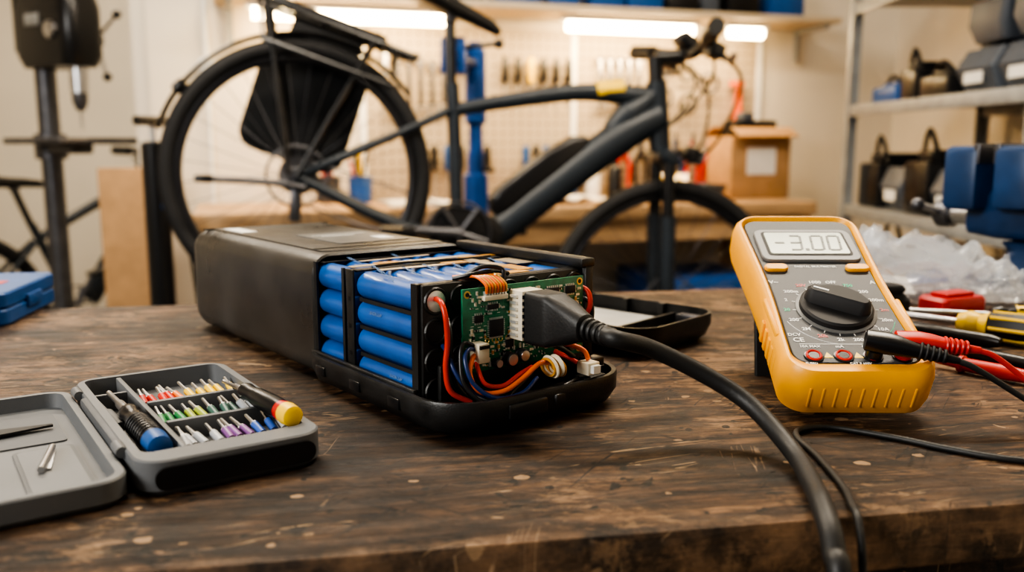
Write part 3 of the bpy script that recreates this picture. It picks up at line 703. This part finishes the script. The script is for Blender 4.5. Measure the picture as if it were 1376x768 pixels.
# ------------------------------------------------------------------ bicycle
def bicycle(loc, rot, full=True, frame=FRAME):
    e = empty("electric_bicycle" if full else "bicycle", loc, rot)
    ax, fx = (0, 0, 0), (1.096, 0, 0)
    for nm, c in (("rear_wheel", ax), ("front_wheel", fx)):
        m = MB()
        m.torus(c, (0, 1, 0), .331, .0225, TIRE, 72, 12); m.torus(c, (0, 1, 0), .303, .011, RIM, 64, 8)
        m.cyl((c[0], -.05, 0), (c[0], .05, 0), .024, DSTEEL, 18, bev=.004); m.cyl((c[0], -.07, 0), (c[0], .07, 0), .008, DSTEEL, 10)
        for k in range(32):
            a = 2 * math.pi * k / 32; s_ = 1 if k % 2 else -1; off = .35 * (1 if k % 4 < 2 else -1)
            m.cyl((c[0] + .022 * math.cos(a + off), s_ * .03, .022 * math.sin(a + off)), (c[0] + .298 * math.cos(a), 0, .298 * math.sin(a)), .0010, DSTEEL, 5)
        m.torus((c[0], -.042, 0), (0, 1, 0), .078, .0035, DSTEEL, 32, 6, sy=.4)
        for k in range(5):
            a = k * 1.2566; m.cyl((c[0], -.042, 0), (c[0] + .076 * math.cos(a), -.042, .076 * math.sin(a)), .003, DSTEEL, 6)
        if nm == "rear_wheel":
            for k in range(5): m.lathe((0, .022 + .004 * k, 0), (0, 1, 0), [(0, .052 - .007 * k), (.002, .052 - .007 * k)], DSTEEL, 24)
        m.build(nm, e)
    m = MB()
    ST = Vector((.318, 0, .33)); BB = Vector((.45, 0, .0)); HT = Vector((.845, 0, .575)); HB = Vector((.925, 0, .40))
    m.tube([BB, (.375, 0, .2), ST + Vector((-.01, 0, .04))], .0185, frame, 14, 4)
    m.tube([ST + Vector((.01, 0, -.03)), (.46, 0, .375), (.66, 0, .475), HT + Vector((.01, 0, -.045))], [.016, .019, .022, .028], frame, 14, 6, 1.1)
    m.tube([HT, HB], .030, frame, 18, 0)
    m.tube([HB + Vector((-.035, 0, .09)), (.80, 0, .395), (.66, 0, .19), BB + Vector((.085, 0, .0))], [.042, .050, .047, .044], frame, 16, 6)
    m.tube([HT + Vector((0, 0, -.05)), (.80, 0, .46), (.77, 0, .40)], [.03, .04, .03], frame, 14, 4)
    for s_ in (-1, 1):
        m.tube([ST + Vector((.0, s_ * .02, -.035)), (.22, s_ * .05, .20), (.0, s_ * .062, .0)], [.012, .011, .012], frame, 10, 5)
        m.tube([BB + Vector((-.03, s_ * .03, -.02)), (.27, s_ * .055, -.035), (.0, s_ * .062, .0)], [.018, .016, .013], frame, 10, 5)
        m.tube([(.945, s_ * .055, .37), (1.005, s_ * .055, .20)], .0175, BLKG, 14, 0)
        m.tube([(.995, s_ * .055, .23), (1.075, s_ * .055, .02), (1.096, s_ * .055, 0)], [.023, .022, .016], frame, 14, 3)
    m.box((.055, .15, .04), (.938, 0, .385), frame, rot=(0, R(23), 0), bev=.012)
    m.build("frame", e)
    m = MB()
    if full:
        m.loft([[(x, y, z) for x, z in [(.45 + a_ * s2, .0 + b_ * s2) for a_, b_ in ((.12, .04), (.09, .07), (.03, .075), (-.04, .065), (-.085, .03), (-.095, -.02), (-.06, -.06), (.02, -.072), (.08, -.05), (.11, -.01))]] for y, s2 in ((-.062, .72), (-.055, .95), (.055, .95), (.062, .72))], BLKG)
        u = (Vector((.749, 0, .328)) - Vector((.588, 0, .086))).normalized(); nn = Vector((-u.z, 0, u.x))
        b0 = Vector((.565, 0, .052)); rings = []
        for t_, h_, w_ in ((0, .03, .045), (.015, .062, .066), (.05, .072, .072), (.22, .072, .072), (.30, .060, .066), (.335, .03, .05)):
            c = b0 + u * t_ + nn * (.036 + h_ * .30)
            rings.append([tuple(c + nn * z_ + Vector((0, y_, 0))) for y_, z_ in rr(w_, h_, .018, 4)])
        m.loft(rings, BLKG)
        m.cyl((.69, 0, .490), (.76, 0, .523), .0255, YP, 14)
    m.torus((.45, -.068, 0), (0, 1, 0), .082, .004, DSTEEL, 40, 6)
    for k in range(5):
        a = k * 1.2566; m.cyl((.45, -.068, 0), (.45 + .08 * math.cos(a), -.068, .08 * math.sin(a)), .006, DSTEEL, 6)
    ca = R(195 if full else 60)
    for s_, aa in ((-1, ca), (1, ca + math.pi)):
        px, pz = .45 + .17 * math.cos(aa), .17 * math.sin(aa)
        m.tube([(.45, s_ * .08, 0), (px, s_ * .088, pz)], [.014, .010], DSTEEL, 10, 0)
        m.box((.095, .08, .02), (px, s_ * .135, pz), BLKG, rot=(0, R(-15), 0), bev=.005)
    m.tube([(.45, .045, .05), (.2, .045, .052), (0, .045, .045)], .003, DSTEEL, 6, 0); m.tube([(.45, .045, -.05), (.2, .045, -.075), (.03, .045, -.07)], .003, DSTEEL, 6, 0)
    m.box((.03, .02, .09), (.02, -.06 if full else .05, -.07), DSTEEL, rot=(0, R(-15), 0), bev=.006)
    m.tube([(.03, -.075, -.02), (-.06, -.085, -.035), (-.20, -.09, -.075)], [.010, .009, .009], DSTEEL, 10, 4)
    m.box((.05, .02, .02), (-.21, -.09, -.078), BLKG, rot=(0, R(-18), 0), bev=.006)
    m.build("drivetrain", e)
    m = MB()
    m.cyl(ST + Vector((-.01, 0, .03)), (.25, 0, .52), .015, BLKG, 14)
    m.box((.03, .05, .03), (.248, 0, .53), DSTEEL, bev=.006)
    rings = []
    for x, w, h, z in ((.08, .10, .03, .583), (.10, .14, .045, .580), (.16, .155, .05, .575), (.23, .11, .045, .568), (.29, .055, .04, .566), (.355, .042, .034, .560), (.385, .03, .02, .552)):
        rings.append([(x, y, zz) for y, zz in rr(w, h, h * .45, 4, 0, z - .012)])
    m.loft(rings, BLKG)
    m.build("saddle", e)
    m = MB()
    m.cyl(HT, HT + Vector((-.028, 0, .062)), .022, BLKG, 14); sc = HT + Vector((-.026, 0, .058)); bc = Vector((.895, 0, .668))
    m.tube([sc, bc], [.020, .022], BLKG, 12, 0)
    for s_ in (-1, 1):
        m.tube([bc, bc + Vector((-.0, s_ * .08, .0)), bc + Vector((.0, s_ * .14, .02)), bc + Vector((-.045, s_ * .30, .025))], .0155, BLKG, 12, 5)
        m.tube([bc + Vector((-.022, s_ * .21, .022)), bc + Vector((-.05, s_ * .32, .025))], .022, RUB, 14, 0)
        m.tube([bc + Vector((.02, s_ * .16, .01)), bc + Vector((.06, s_ * .2, -.01)), bc + Vector((.03, s_ * .29, -.015))], .008, DSTEEL, 8, 4)
        m.box((.045, .055, .04), bc + Vector((.02, s_ * .17, .005)), BLKG, bev=.008)
        m.tube([bc + Vector((.03, s_ * .15, .01)), bc + Vector((.14, s_ * .12, -.03)), bc + Vector((.16, s_ * .05, -.20)), (.98, s_ * .03, .36)], .0045, BLKW, 6, 6)
        m.tube([bc + Vector((.03, s_ * .13, .01)), bc + Vector((.08, s_ * .06, -.04)), bc + Vector((.05, s_ * .02, -.16)), (.89, s_ * .02, .45)], .0042, BLKW, 6, 6)
    m.box((.07, .08, .035), bc + Vector((-.0, 0, .035)), BLKG, rot=(0, R(20), 0), bev=.008)
    m.box((.05, .05, .045), (1.015, 0, .42), BLKG, bev=.012); m.lathe((1.04, 0, .42), (1, 0, 0), [(0, .022), (.012, .024), (.014, .02)], STEEL, 16)
    m.tube([(.96, 0, .40), (.99, 0, .42)], .008, BLKG, 8, 0)
    m.build("handlebar", e)
    if full:
        m = MB()
        pts = [(.366 * math.cos(a), 0, .366 * math.sin(a)) for a in [R(55 + 125 * k / 20) for k in range(21)]]
        m.tube(pts, .022, BLKG, 10, 2, .3)
        m.box((.04, .04, .03), (-.345, 0, .12), BLKG, rot=(0, R(-60), 0), bev=.01)
        m.build("mudguard", e)
        m = MB()
        for s_ in (-1, 1):
            m.tube([(.20, s_ * .06, .395), (-.22, s_ * .07, .395)], .0075, BLKG, 8, 0)
            m.tube([(.08, s_ * .07, .395), (.0, s_ * .08, .0)], .0065, BLKG, 8, 0); m.tube([(-.20, s_ * .07, .395), (-.02, s_ * .08, .0)], .0065, BLKG, 8, 0)
            m.tube([(.14, s_ * .07, .39), (.16, s_ * .085, .30), (-.18, s_ * .085, .30), (-.22, s_ * .07, .395)], .006, BLKG, 8, 0)
        for k in range(6): m.cyl((-.21 + .08 * k, -.07, .397), (-.21 + .08 * k, .07, .397), .005, BLKG, 8)
        m.box((.30, .10, .016), (-.04, 0, .410), BLKG, bev=.004)
        m.loft([[(x, y, z) for x, z in rr(w, h, .05, 6, -.045, .19)] for y, w, h in ((.085, .24, .28), (.10, .29, .33), (.18, .29, .33), (.20, .25, .29))], FABR)
        m.box((.20, .02, .10), (-.045, .145, .37), FABR, bev=.008)
        m.build("rack_and_pannier", e)
    return e
bicycle((-.569, 2.387, .99), (0, R(19.7), R(10.3)))
bicycle((-2.35, 3.75, .352), (0, 0, R(48)), full=False)

# repair stand
rs = empty("bike_repair_stand", (-.105, 2.62, 0))
m = MB()
m.cyl((0, 0, .1), (0, 0, 1.05), .024, STANDB, 18); m.cyl((0, 0, .9), (0, 0, 1.36), .020, STANDB, 18)
m.cyl((0, 0, .86), (0, 0, .99), .036, STANDB, 20, bev=.006); m.cyl((0, 0, 1.13), (0, 0, 1.34), .030, STANDB, 20, bev=.006)
m.cyl((0, .0, 1.0), (.05, -.02, 1.0), .008, BLKG, 10)
m.tube([(0, 0, 1.30), (-.03, -.08, 1.30), (-.05, -.14, 1.30)], .02, STANDB, 14, 4)
m.box((.07, .05, .10), (-.055, -.115, 1.31), STANDB, bev=.01); m.tube([(-.03, -.13, 1.33), (.06, -.14, 1.34)], .007, BLKG, 8, 0)
m.sph((.07, -.14, 1.34), .014, BLKG)
for a in (40, 160, 280): m.tube([(0, 0, .35), (.25 * math.cos(R(a)), .25 * math.sin(R(a)), .16), (.42 * math.cos(R(a)), .42 * math.sin(R(a)), .015)], .014, STANDB, 10, 3)
m.build("stand", rs)

# ------------------------------------------------------------------ background bench, pegboard, shelf
m = MB(); m.box((2.10, .52, .045), (0, 0, 0), WOODL, bev=.004)
for x in (-1.0, 1.0):
    for y in (-.21, .21): m.box((.07, .07, .835), (x, y, -.44), WOODL)
m.box((2.05, .03, .08), (0, -.22, -.06), WOODL)
m.build("rear_workbench", loc=Wp(-.08, .285, .85), rot=(0, 0, WY))
m = MB(); m.box((1.62, .012, .62), (0, 0, 0), PEG)
for x in (-.80, .0, .80): m.box((.02, .016, .62), (x, -.004, 0), WHITE)
m.build("pegboard", loc=Wp(.24, .010, 1.185), rot=(0, 0, WY))
m = MB(); m.box((2.3, .24, .022), (0, 0, 0), SHW, bev=.002)
for x in (-1.1, 1.1): m.box((.02, .20, .02), (x, 0, -.02), SHM); m.box((.02, .02, .14), (x, .10, -.07), SHM)
m.build("storage_shelf", loc=Wp(.10, .13, 1.543), rot=(0, 0, WY))
for x, ln in ((-.61, .64), (.405, .50), (.88, .14)):
    e = empty("tube_lamp", Wp(x, .17, 1.495), (0, 0, WY))
    m = MB(); m.box((ln + .04, .05, .016), (0, 0, .022), WHITE, bev=.003); m.build("fixture", e)
    m = MB(); m.cyl((-ln / 2, 0, -.004), (ln / 2, 0, -.004), .019, TUBE, 14); m.build("tube", e)
m = MB(); x = -.95
while x < 1.05:
    w = rnd.uniform(.06, .16); h = rnd.uniform(.05, .14)
    m.box((w, .14, h), (x + w / 2, rnd.uniform(-.02, .02), h / 2), rnd.choice([BLUEP, BLUEP, BING, WHITE, CARD, BLKG, BLUEP]), bev=.004); x += w + rnd.uniform(.005, .05)
m.build("shelf_boxes", loc=Wp(.05, .13, 1.555), rot=(0, 0, WY))
def tools(name, fn, spec):
    m = MB()
    for s_ in spec: fn(m, *s_)
    m.build(name, loc=Wp(.24, .026, 1.19), rot=(0, 0, WY))
def wrench(m, x, z, L_):
    m.box((.013, .005, L_), (x, -.012, z - L_ / 2), DSTEEL if int(x * 100) % 2 else STEEL, bev=.002); m.torus((x, -.012, z), (0, 1, 0), .012, .005, STEEL, 16, 6)
    m.torus((x, -.012, z - L_ - .008), (0, 1, 0), .014, .005, STEEL, 16, 6, a0=-60, a1=220); m.cyl((x, .008, z + .012), (x, -.02, z + .012), .003, DSTEEL, 6)
def sdr(m, x, z, mm):
    m.lathe((x, -.02, z), (0, 0, -1), [(0, .007), (.01, .013), (.08, .012), (.095, .006)], mm, 10); m.cyl((x, -.02, z - .09), (x, -.02, z - .2), .003, STEEL, 6); m.box((.03, .03, .006), (x, -.008, z - .075), DSTEEL)
def plier(m, x, z, mm):
    for s_ in (-1, 1): m.tube([(x + s_ * .004, -.015, z), (x + s_ * .006, -.015, z - .05), (x + s_ * .026, -.015, z - .10), (x + s_ * .022, -.015, z - .18)], [.005, .009, .009, .007], mm, 8, 4)
    m.tube([(x, -.015, z + .03), (x, -.015, z - .04)], [.004, .013], DSTEEL, 8, 0); m.cyl((x, .008, z - .05), (x, -.03, z - .05), .006, STEEL, 8)
tools("wrench_set", wrench, [(-.72 + .042 * k, .20 - .008 * k, .20 - .012 * k) for k in range(9)] + [(.10 + .04 * k, .20, .17 - .01 * k) for k in range(5)])
tools("screwdriver_set", sdr, [(-.28 + .05 * k, .20, [BLKG, BLKG, YP, BLKG][k % 4]) for k in range(6)] + [(-.6 + .05 * k, -.12, [BLUEP, BLKG][k % 2]) for k in range(6)] + [(-.2 + .04 * k, -.12, [BLUEP, BLKG, BLUEP][k % 3]) for k in range(8)])
tools("plier_set", plier, [(.20 + .075 * k, -.10, [REDP, BLKG, DSTEEL, BLUEP, REDP][k % 5]) for k in range(6)])
m = MB()
for k, (x, z, r_) in enumerate(((.36, .06, .04), (.47, .04, .035), (.36, .16, .025), (.46, .16, .03), (.56, .12, .04))):
    m.torus((x, -.02, z), (0, 1, 0), r_, .006, BLKG if k % 2 else DSTEEL, 24, 8)
m.tube([(.70, -.02, .12), (.69, -.02, .02), (.70, -.02, -.08)], [.008, .02, .012], ORP, 10, 4)
m.box((.06, .02, .02), (.685, -.02, .12), ORP, bev=.004); m.box((.05, .02, .02), (.685, -.02, -.06), DSTEEL, bev=.004)
m.build("hanging_clamps_and_hoops", loc=Wp(.24, .026, 1.19), rot=(0, 0, WY))
def put(name, x, d, fn, z=.8725):
    m = MB(); fn(m); return m.build(name, loc=Wp(x, d, z), rot=(0, 0, WY))
def cb(m):
    m.box((.25, .18, .23), (0, 0, .115), CARD, bev=.003); m.box((.12, .004, .10), (0, -.091, .14), PAPER)
    m.box((.25, .07, .004), (0, -.11, .245), CARD, rot=(.5, 0, 0)); m.box((.25, .07, .004), (0, .09, .25), CARD, rot=(-.5, 0, 0))
    m.box((.18, .10, .06), (.0, .0, .26), BLKG, bev=.01); m.box((.05, .06, .04), (-.03, -.01, .30), BING, bev=.01)
put("cardboard_box", .87, .24, cb)
def tray(m):
    m.loft([[(x, y, z) for x, y in rr(w, l, .02, 4)] for w, l, z in ((.22, .14, 0), (.26, .18, .06), (.25, .17, .06), (.21, .13, .005))], BING)
    for k in range(8): m.cyl((rnd.uniform(-.09, .09), -.05, .02), (rnd.uniform(-.09, .09), .06, .09), .008, rnd.choice([REDP, BLKG, STEEL, YP]), 8)
put("tool_tray", .54, .36, tray)
def rag(m):
    t = bmesh.new(); bmesh.ops.create_grid(t, x_segments=30, y_segments=24, size=1)
    for v in t.verts:
        n_ = noise.noise(v.co * 1.8) + .5 * noise.noise(v.co * 4); v.co = Vector((v.co.x * .22, v.co.y * .11, .012 + .02 * abs(n_)))
    m.add(t, PAPER)
put("shop_rag", -.02, .34, rag)
def paper(m):
    for k in range(5): m.box((.21, .26, .0015), (.004 * k, .003 * k, .002 + .002 * k), PAPER, rot=(0, 0, .1 * k))
put("paper_stack", -.42, .30, paper)
def jars(m):
    for x_, mm in ((0, BLKG), (.08, BLUEP), (.17, WHITE), (.26, BLKG)):
        m.lathe((x_, 0, 0), (0, 0, 1), [(0, .024), (.002, .027), (.11, .027), (.12, .02), (.125, .012), (.15, .012), (.152, .009)], mm, 18)
put("spray_bottles", .12, .10, jars)
def mug(m):
    for x_ in (0, .11):
        m.lathe((x_, 0, 0), (0, 0, 1), [(0, .038), (.09, .042), (.09, .038), (.01, .035)], STANDB if x_ else DSTEEL, 20)
        for k in range(7): m.cyl((x_ + rnd.uniform(-.015, .015), rnd.uniform(-.015, .015), .015), (x_ + rnd.uniform(-.035, .035), rnd.uniform(-.02, .02), rnd.uniform(.14, .19)), .005, rnd.choice([REDP, BLKG, YP, STEEL]), 8)
put("tool_cups", -.70, .12, mug)
m = MB(); m.box((.40, .38, .60), (0, 0, .31), STANDB, bev=.006)
for k in range(4): m.box((.37, .012, .13), (0, -.193, .09 + .145 * k), BLUEP, bev=.004); m.box((.16, .02, .014), (0, -.205, .125 + .145 * k), STEEL, bev=.003)
m.build("drawer_cabinet", loc=Wp(.60, .28, .0), rot=(0, 0, WY))
m = MB()
for k, (x_, w_, h_) in enumerate(((-.75, .3, .5), (-.4, .28, .44), (-.05, .3, .54))): m.box((w_, .33, h_), (x_, 0, h_ / 2), [BING, CARD, BLKG][k], bev=.01); m.box((w_ + .01, .34, .03), (x_, 0, h_), BLKG, bev=.006)
m.build("storage_crates", loc=Wp(0, .28, 0), rot=(0, 0, WY))

m = MB(); m.cyl((0, 0, 0), (0, 0, 2.75), .007, WHITE, 10); m.box((.05, .02, .08), (0, .0, 1.3), WHITE, bev=.004); m.build("cable_conduit", loc=Wp(-1.08, .015, .02))
m = MB(); m.cyl((0, 0, .03), (0, 0, 1.08), .034, BLKG, 20, bev=.006); m.lathe((0, 0, 0), (0, 0, 1), [(0, .10), (.02, .10), (.035, .05)], BLKG, 24); m.cyl((0, 0, 1.08), (0, 0, 1.13), .008, STEEL); m.cyl((-.06, 0, 1.135), (.06, 0, 1.135), .013, BLKG, 12)
m.cyl((0, -.036, .9), (0, -.036, .97), .018, BLUEP, 14); m.tube([(.03, -.03, .1), (.10, -.06, .3), (.06, -.05, .8), (.035, -.03, 1.0)], .006, RUB, 8, 5)
m.build("floor_pump", loc=(-.975, 2.46, 0), rot=(0, 0, R(70)))
m = MB(); m.box((.16, .04, 1.0), (0, 0, .50), CARD, bev=.003); m.box((.14, .002, .3), (0, -.021, .6), CARD); m.build("flat_cardboard_carton", loc=(-1.22, 2.84, 0), rot=(R(0), 0, R(8)))

# drill press
m = MB()
m.box((.32, .42, .05), (0, 0, .025), DSTEEL, bev=.01); m.cyl((0, .10, .05), (0, .10, 1.75), .036, DSTEEL, 20)
m.loft([[(x, y, z) for x, y in rr(w, l, .05, 5, 0, 0)] for w, l, z in ((.13, .30, 1.34), (.15, .34, 1.38), (.15, .34, 1.54), (.13, .31, 1.60))], BLKG)
m.box((.13, .28, .08), (0, .02, 1.64), DSTEEL, bev=.03); m.cyl((0, .16, 1.40), (0, .16, 1.6), .06, BLKG, 18)
m.cyl((0, -.10, 1.34), (0, -.10, 1.25), .030, STEEL, 16); m.lathe((0, -.10, 1.25), (0, 0, -1), [(0, .026), (.03, .026), (.06, .014)], DSTEEL, 16); m.cyl((0, -.10, 1.2), (0, -.10, 1.13), .004, STEEL, 8)
m.lathe((.075, -.08, 1.44), (1, 0, 0), [(0, .03), (.03, .025)], DSTEEL, 16); m.box((.01, .14, .06), (.076, .04, 1.46), SHM, bev=.003); m.box((.01, .08, .04), (-.076, .03, 1.50), SHM, bev=.003); m.lathe((-.075, -.08, 1.46), (-1, 0, 0), [(0, .03), (.012, .03), (.016, .024)], STEEL, 18)
for a in (20, 140, 260):
    m.cyl((.09, -.08, 1.44), (.11, -.08 + .13 * math.cos(R(a)), 1.44 + .13 * math.sin(R(a))), .006, STEEL, 8); m.sph((.11, -.08 + .13 * math.cos(R(a)), 1.44 + .13 * math.sin(R(a))), .016, BLKG)
m.box((.34, .34, .022), (0, -.06, 1.085), DSTEEL, bev=.006); m.cyl((0, .10, 1.02), (0, .10, 1.11), .055, DSTEEL, 16); m.box((.08, .2, .04), (0, .0, 1.06), DSTEEL, bev=.008)
m.build("drill_press", loc=(-1.60, 3.25, 0), rot=(0, 0, R(58)))

# shelving unit along right wall
m = MB(); X0, X1, Y0, Y1 = 1.13, 1.56, 1.95, 3.02
for x_ in (X0, X1):
    for y_ in (Y0, Y1):
        m.box((.035, .004, 2.1), (x_, y_, 1.05), SHM); m.box((.004, .035, 2.1), (x_ + (-.0175 if x_ == X0 else .0175), y_, 1.05), SHM)
for z_ in (.15, .5, .87, 1.195, 1.52, 1.9): m.box((X1 - X0 + .02, Y1 - Y0 + .02, .006), ((X0 + X1) / 2, (Y0 + Y1) / 2, z_), SHM); m.box((.006, Y1 - Y0 + .03, .036), (X0 - .012, (Y0 + Y1) / 2, z_ - .014), SHM, bev=.001); m.box((.006, Y1 - Y0, .036), (X1, (Y0 + Y1) / 2, z_ - .014), SHM)
m.build("metal_shelving_unit")
def bins(name, z, spec, back=True, stack=()):
    m = MB()
    for (y_, w_, h_, dp, mm) in spec:
        x_ = 1.14 + dp / 2 + .01
        if mm is BING:
            m.loft([[(x, y, zz) for x, y in rr(a, b, .008, 3, x_ + off, y_)] for a, b, zz, off in ((dp * .85, w_ * .9, 0, .01), (dp, w_, h_ * .55, 0), (dp * .9, w_, h_, .015), (dp * .85, w_ - .01, h_, .018), (dp * .8, w_ * .85, .006, .01))], mm)
            m.box((.003, w_ * .5, h_ * .25), (x_ - dp / 2 + .004, y_, h_ * .35), PAPER)
            for k in range(4): m.box((.06, .05, .04), (x_ + rnd.uniform(-.06, .04), y_ + rnd.uniform(-.03, .03), h_ * .85), rnd.choice([DSTEEL, BLKG, BLKG, CARD]), rot=(rnd.random(), rnd.random(), rnd.random()), bev=.006)
        else:
            m.box((dp, w_, h_), (x_, y_, h_ / 2), mm, bev=.01); m.box((dp * .8, w_ * .6, h_ * .25), (x_, y_, h_ * 1.1), mm, bev=.01)
            m.tube([(x_ - dp * .3, y_ - w_ * .4, h_ * .9), (x_ - dp * .35, y_, h_ * 1.6), (x_ - dp * .3, y_ + w_ * .4, h_ * .9)], .007, BLKG, 8, 4)
    for y_ in stack:
        m.loft([[(x, y, zz) for x, y in rr(.22 * s_, .17 * s_, .02, 4, 1.29, y_)] for s_, zz in ((.9, .127), (1.05, .17), (1.02, .225), (.96, .225), (.9, .136))], BING)
    if back:
        y = 1.99
        while y < 2.92:
            w = rnd.uniform(.07, .14); h = rnd.uniform(.10, .20)
            m.box((.10, w, h), (1.49, y + w / 2, h / 2), rnd.choice([BING, CARD, BLKG, WHITE, BLUEP, BING]), bev=.006); y += w + .012
    m.build(name, loc=(0, 0, z + .004))
bins("storage_bins", 1.195, [(2.08, .19, .11, .26, BING), (2.29, .18, .11, .26, BING), (2.50, .17, .06, .18, BLKG), (2.66, .10, .09, .12, BLKG), (2.83, .18, .05, .2, BLUEP)], stack=(2.09, 2.30))
bins("storage_bins", .87, [(2.06, .15, .13, .24, BING), (2.23, .15, .13, .24, BING), (2.40, .15, .13, .24, BING), (2.57, .15, .15, .24, BLKG), (2.74, .15, .13, .24, BING), (2.91, .15, .14, .24, BLKG)])
bins("storage_bins", 1.52, [(2.1, .22, .14, .26, BING), (2.36, .2, .1, .26, WHITE), (2.62, .2, .16, .26, BING), (2.85, .16, .1, .26, CARD)])
bins("storage_bins", .5, [(2.1, .26, .22, .28, BLKG), (2.45, .28, .2, .28, STANDB), (2.8, .24, .22, .28, CARD)])

# ------------------------------------------------------------------ lights
def area(name, loc, size, energy, col, target, sy=None):
    l = bpy.data.lights.new(name, 'AREA'); l.shape = 'RECTANGLE'; l.size = size; l.size_y = sy or size; l.energy = energy; l.color = col
    o = bpy.data.objects.new(name, l); COL.objects.link(o); o.location = loc
    o.rotation_euler = (Vector(target) - Vector(loc)).to_track_quat('-Z', 'Y').to_euler(); return o
PANEL = mat("ceiling_fill_glow", (.9, .9, .9), .5, emis=(1, .90, .76), estr=4)
for i, (x, y) in enumerate(((-.9, 1.7), (.7, 1.5), (-2.2, 3.6))):  # unseen ceiling fixtures, added as fill to light the room from above
    e = empty("added_ceiling_fill", (x, y, 2.72)); m = MB(); m.box((1.2, .3, .06), (0, 0, .03), WHITE, bev=.01); m.box((1.14, .25, .01), (0, 0, -.004), PANEL); m.build("fixture", e)
    l = area("fill_lamp", (0, 0, -.02), 1.1, (44, 42, 40)[i], (1, .87, .70), (0, 0, -1), .25); l.parent = e
area("behind_camera_fill", (-1.9, -.9, 1.9), 1.1, 64, (1.0, .97, .92), (0, .8, .9), .9)  # soft fill added behind the camera on the left; no window stands there
area("shelf_wash", Wp(-.4, .20, 1.465), 1.1, 7, (1, .70, .36), Wp(-.4, .05, 1.0), .06)
area("shelf_wash", Wp(.5, .20, 1.465), .8, 7, (1, .70, .36), Wp(.5, .05, 1.0), .06)
w = bpy.data.worlds.new("world"); bpy.context.scene.world = w; w.use_nodes = True
w.node_tree.nodes["Background"].inputs[0].default_value = (.95, .94, .95, 1); w.node_tree.nodes["Background"].inputs[1].default_value = .18

# ------------------------------------------------------------------ camera
cd = bpy.data.cameras.new("camera"); cam = bpy.data.objects.new("camera", cd); COL.objects.link(cam)
cd.sensor_width = 36; cd.lens = 36 * 1200 / 1376; cd.clip_start = .01
cam.location = (0, 0, T + .17); cam.rotation_euler = (R(90 - 8.95), 0, 0)
cd.dof.use_dof = True; cd.dof.focus_distance = .565; cd.dof.aperture_fstop = 5.4
bpy.context.scene.camera = cam
try:
    bpy.context.scene.view_settings.view_transform = 'AgX'; bpy.context.scene.view_settings.look = 'AgX - High Contrast'
except Exception as ex: print(ex)
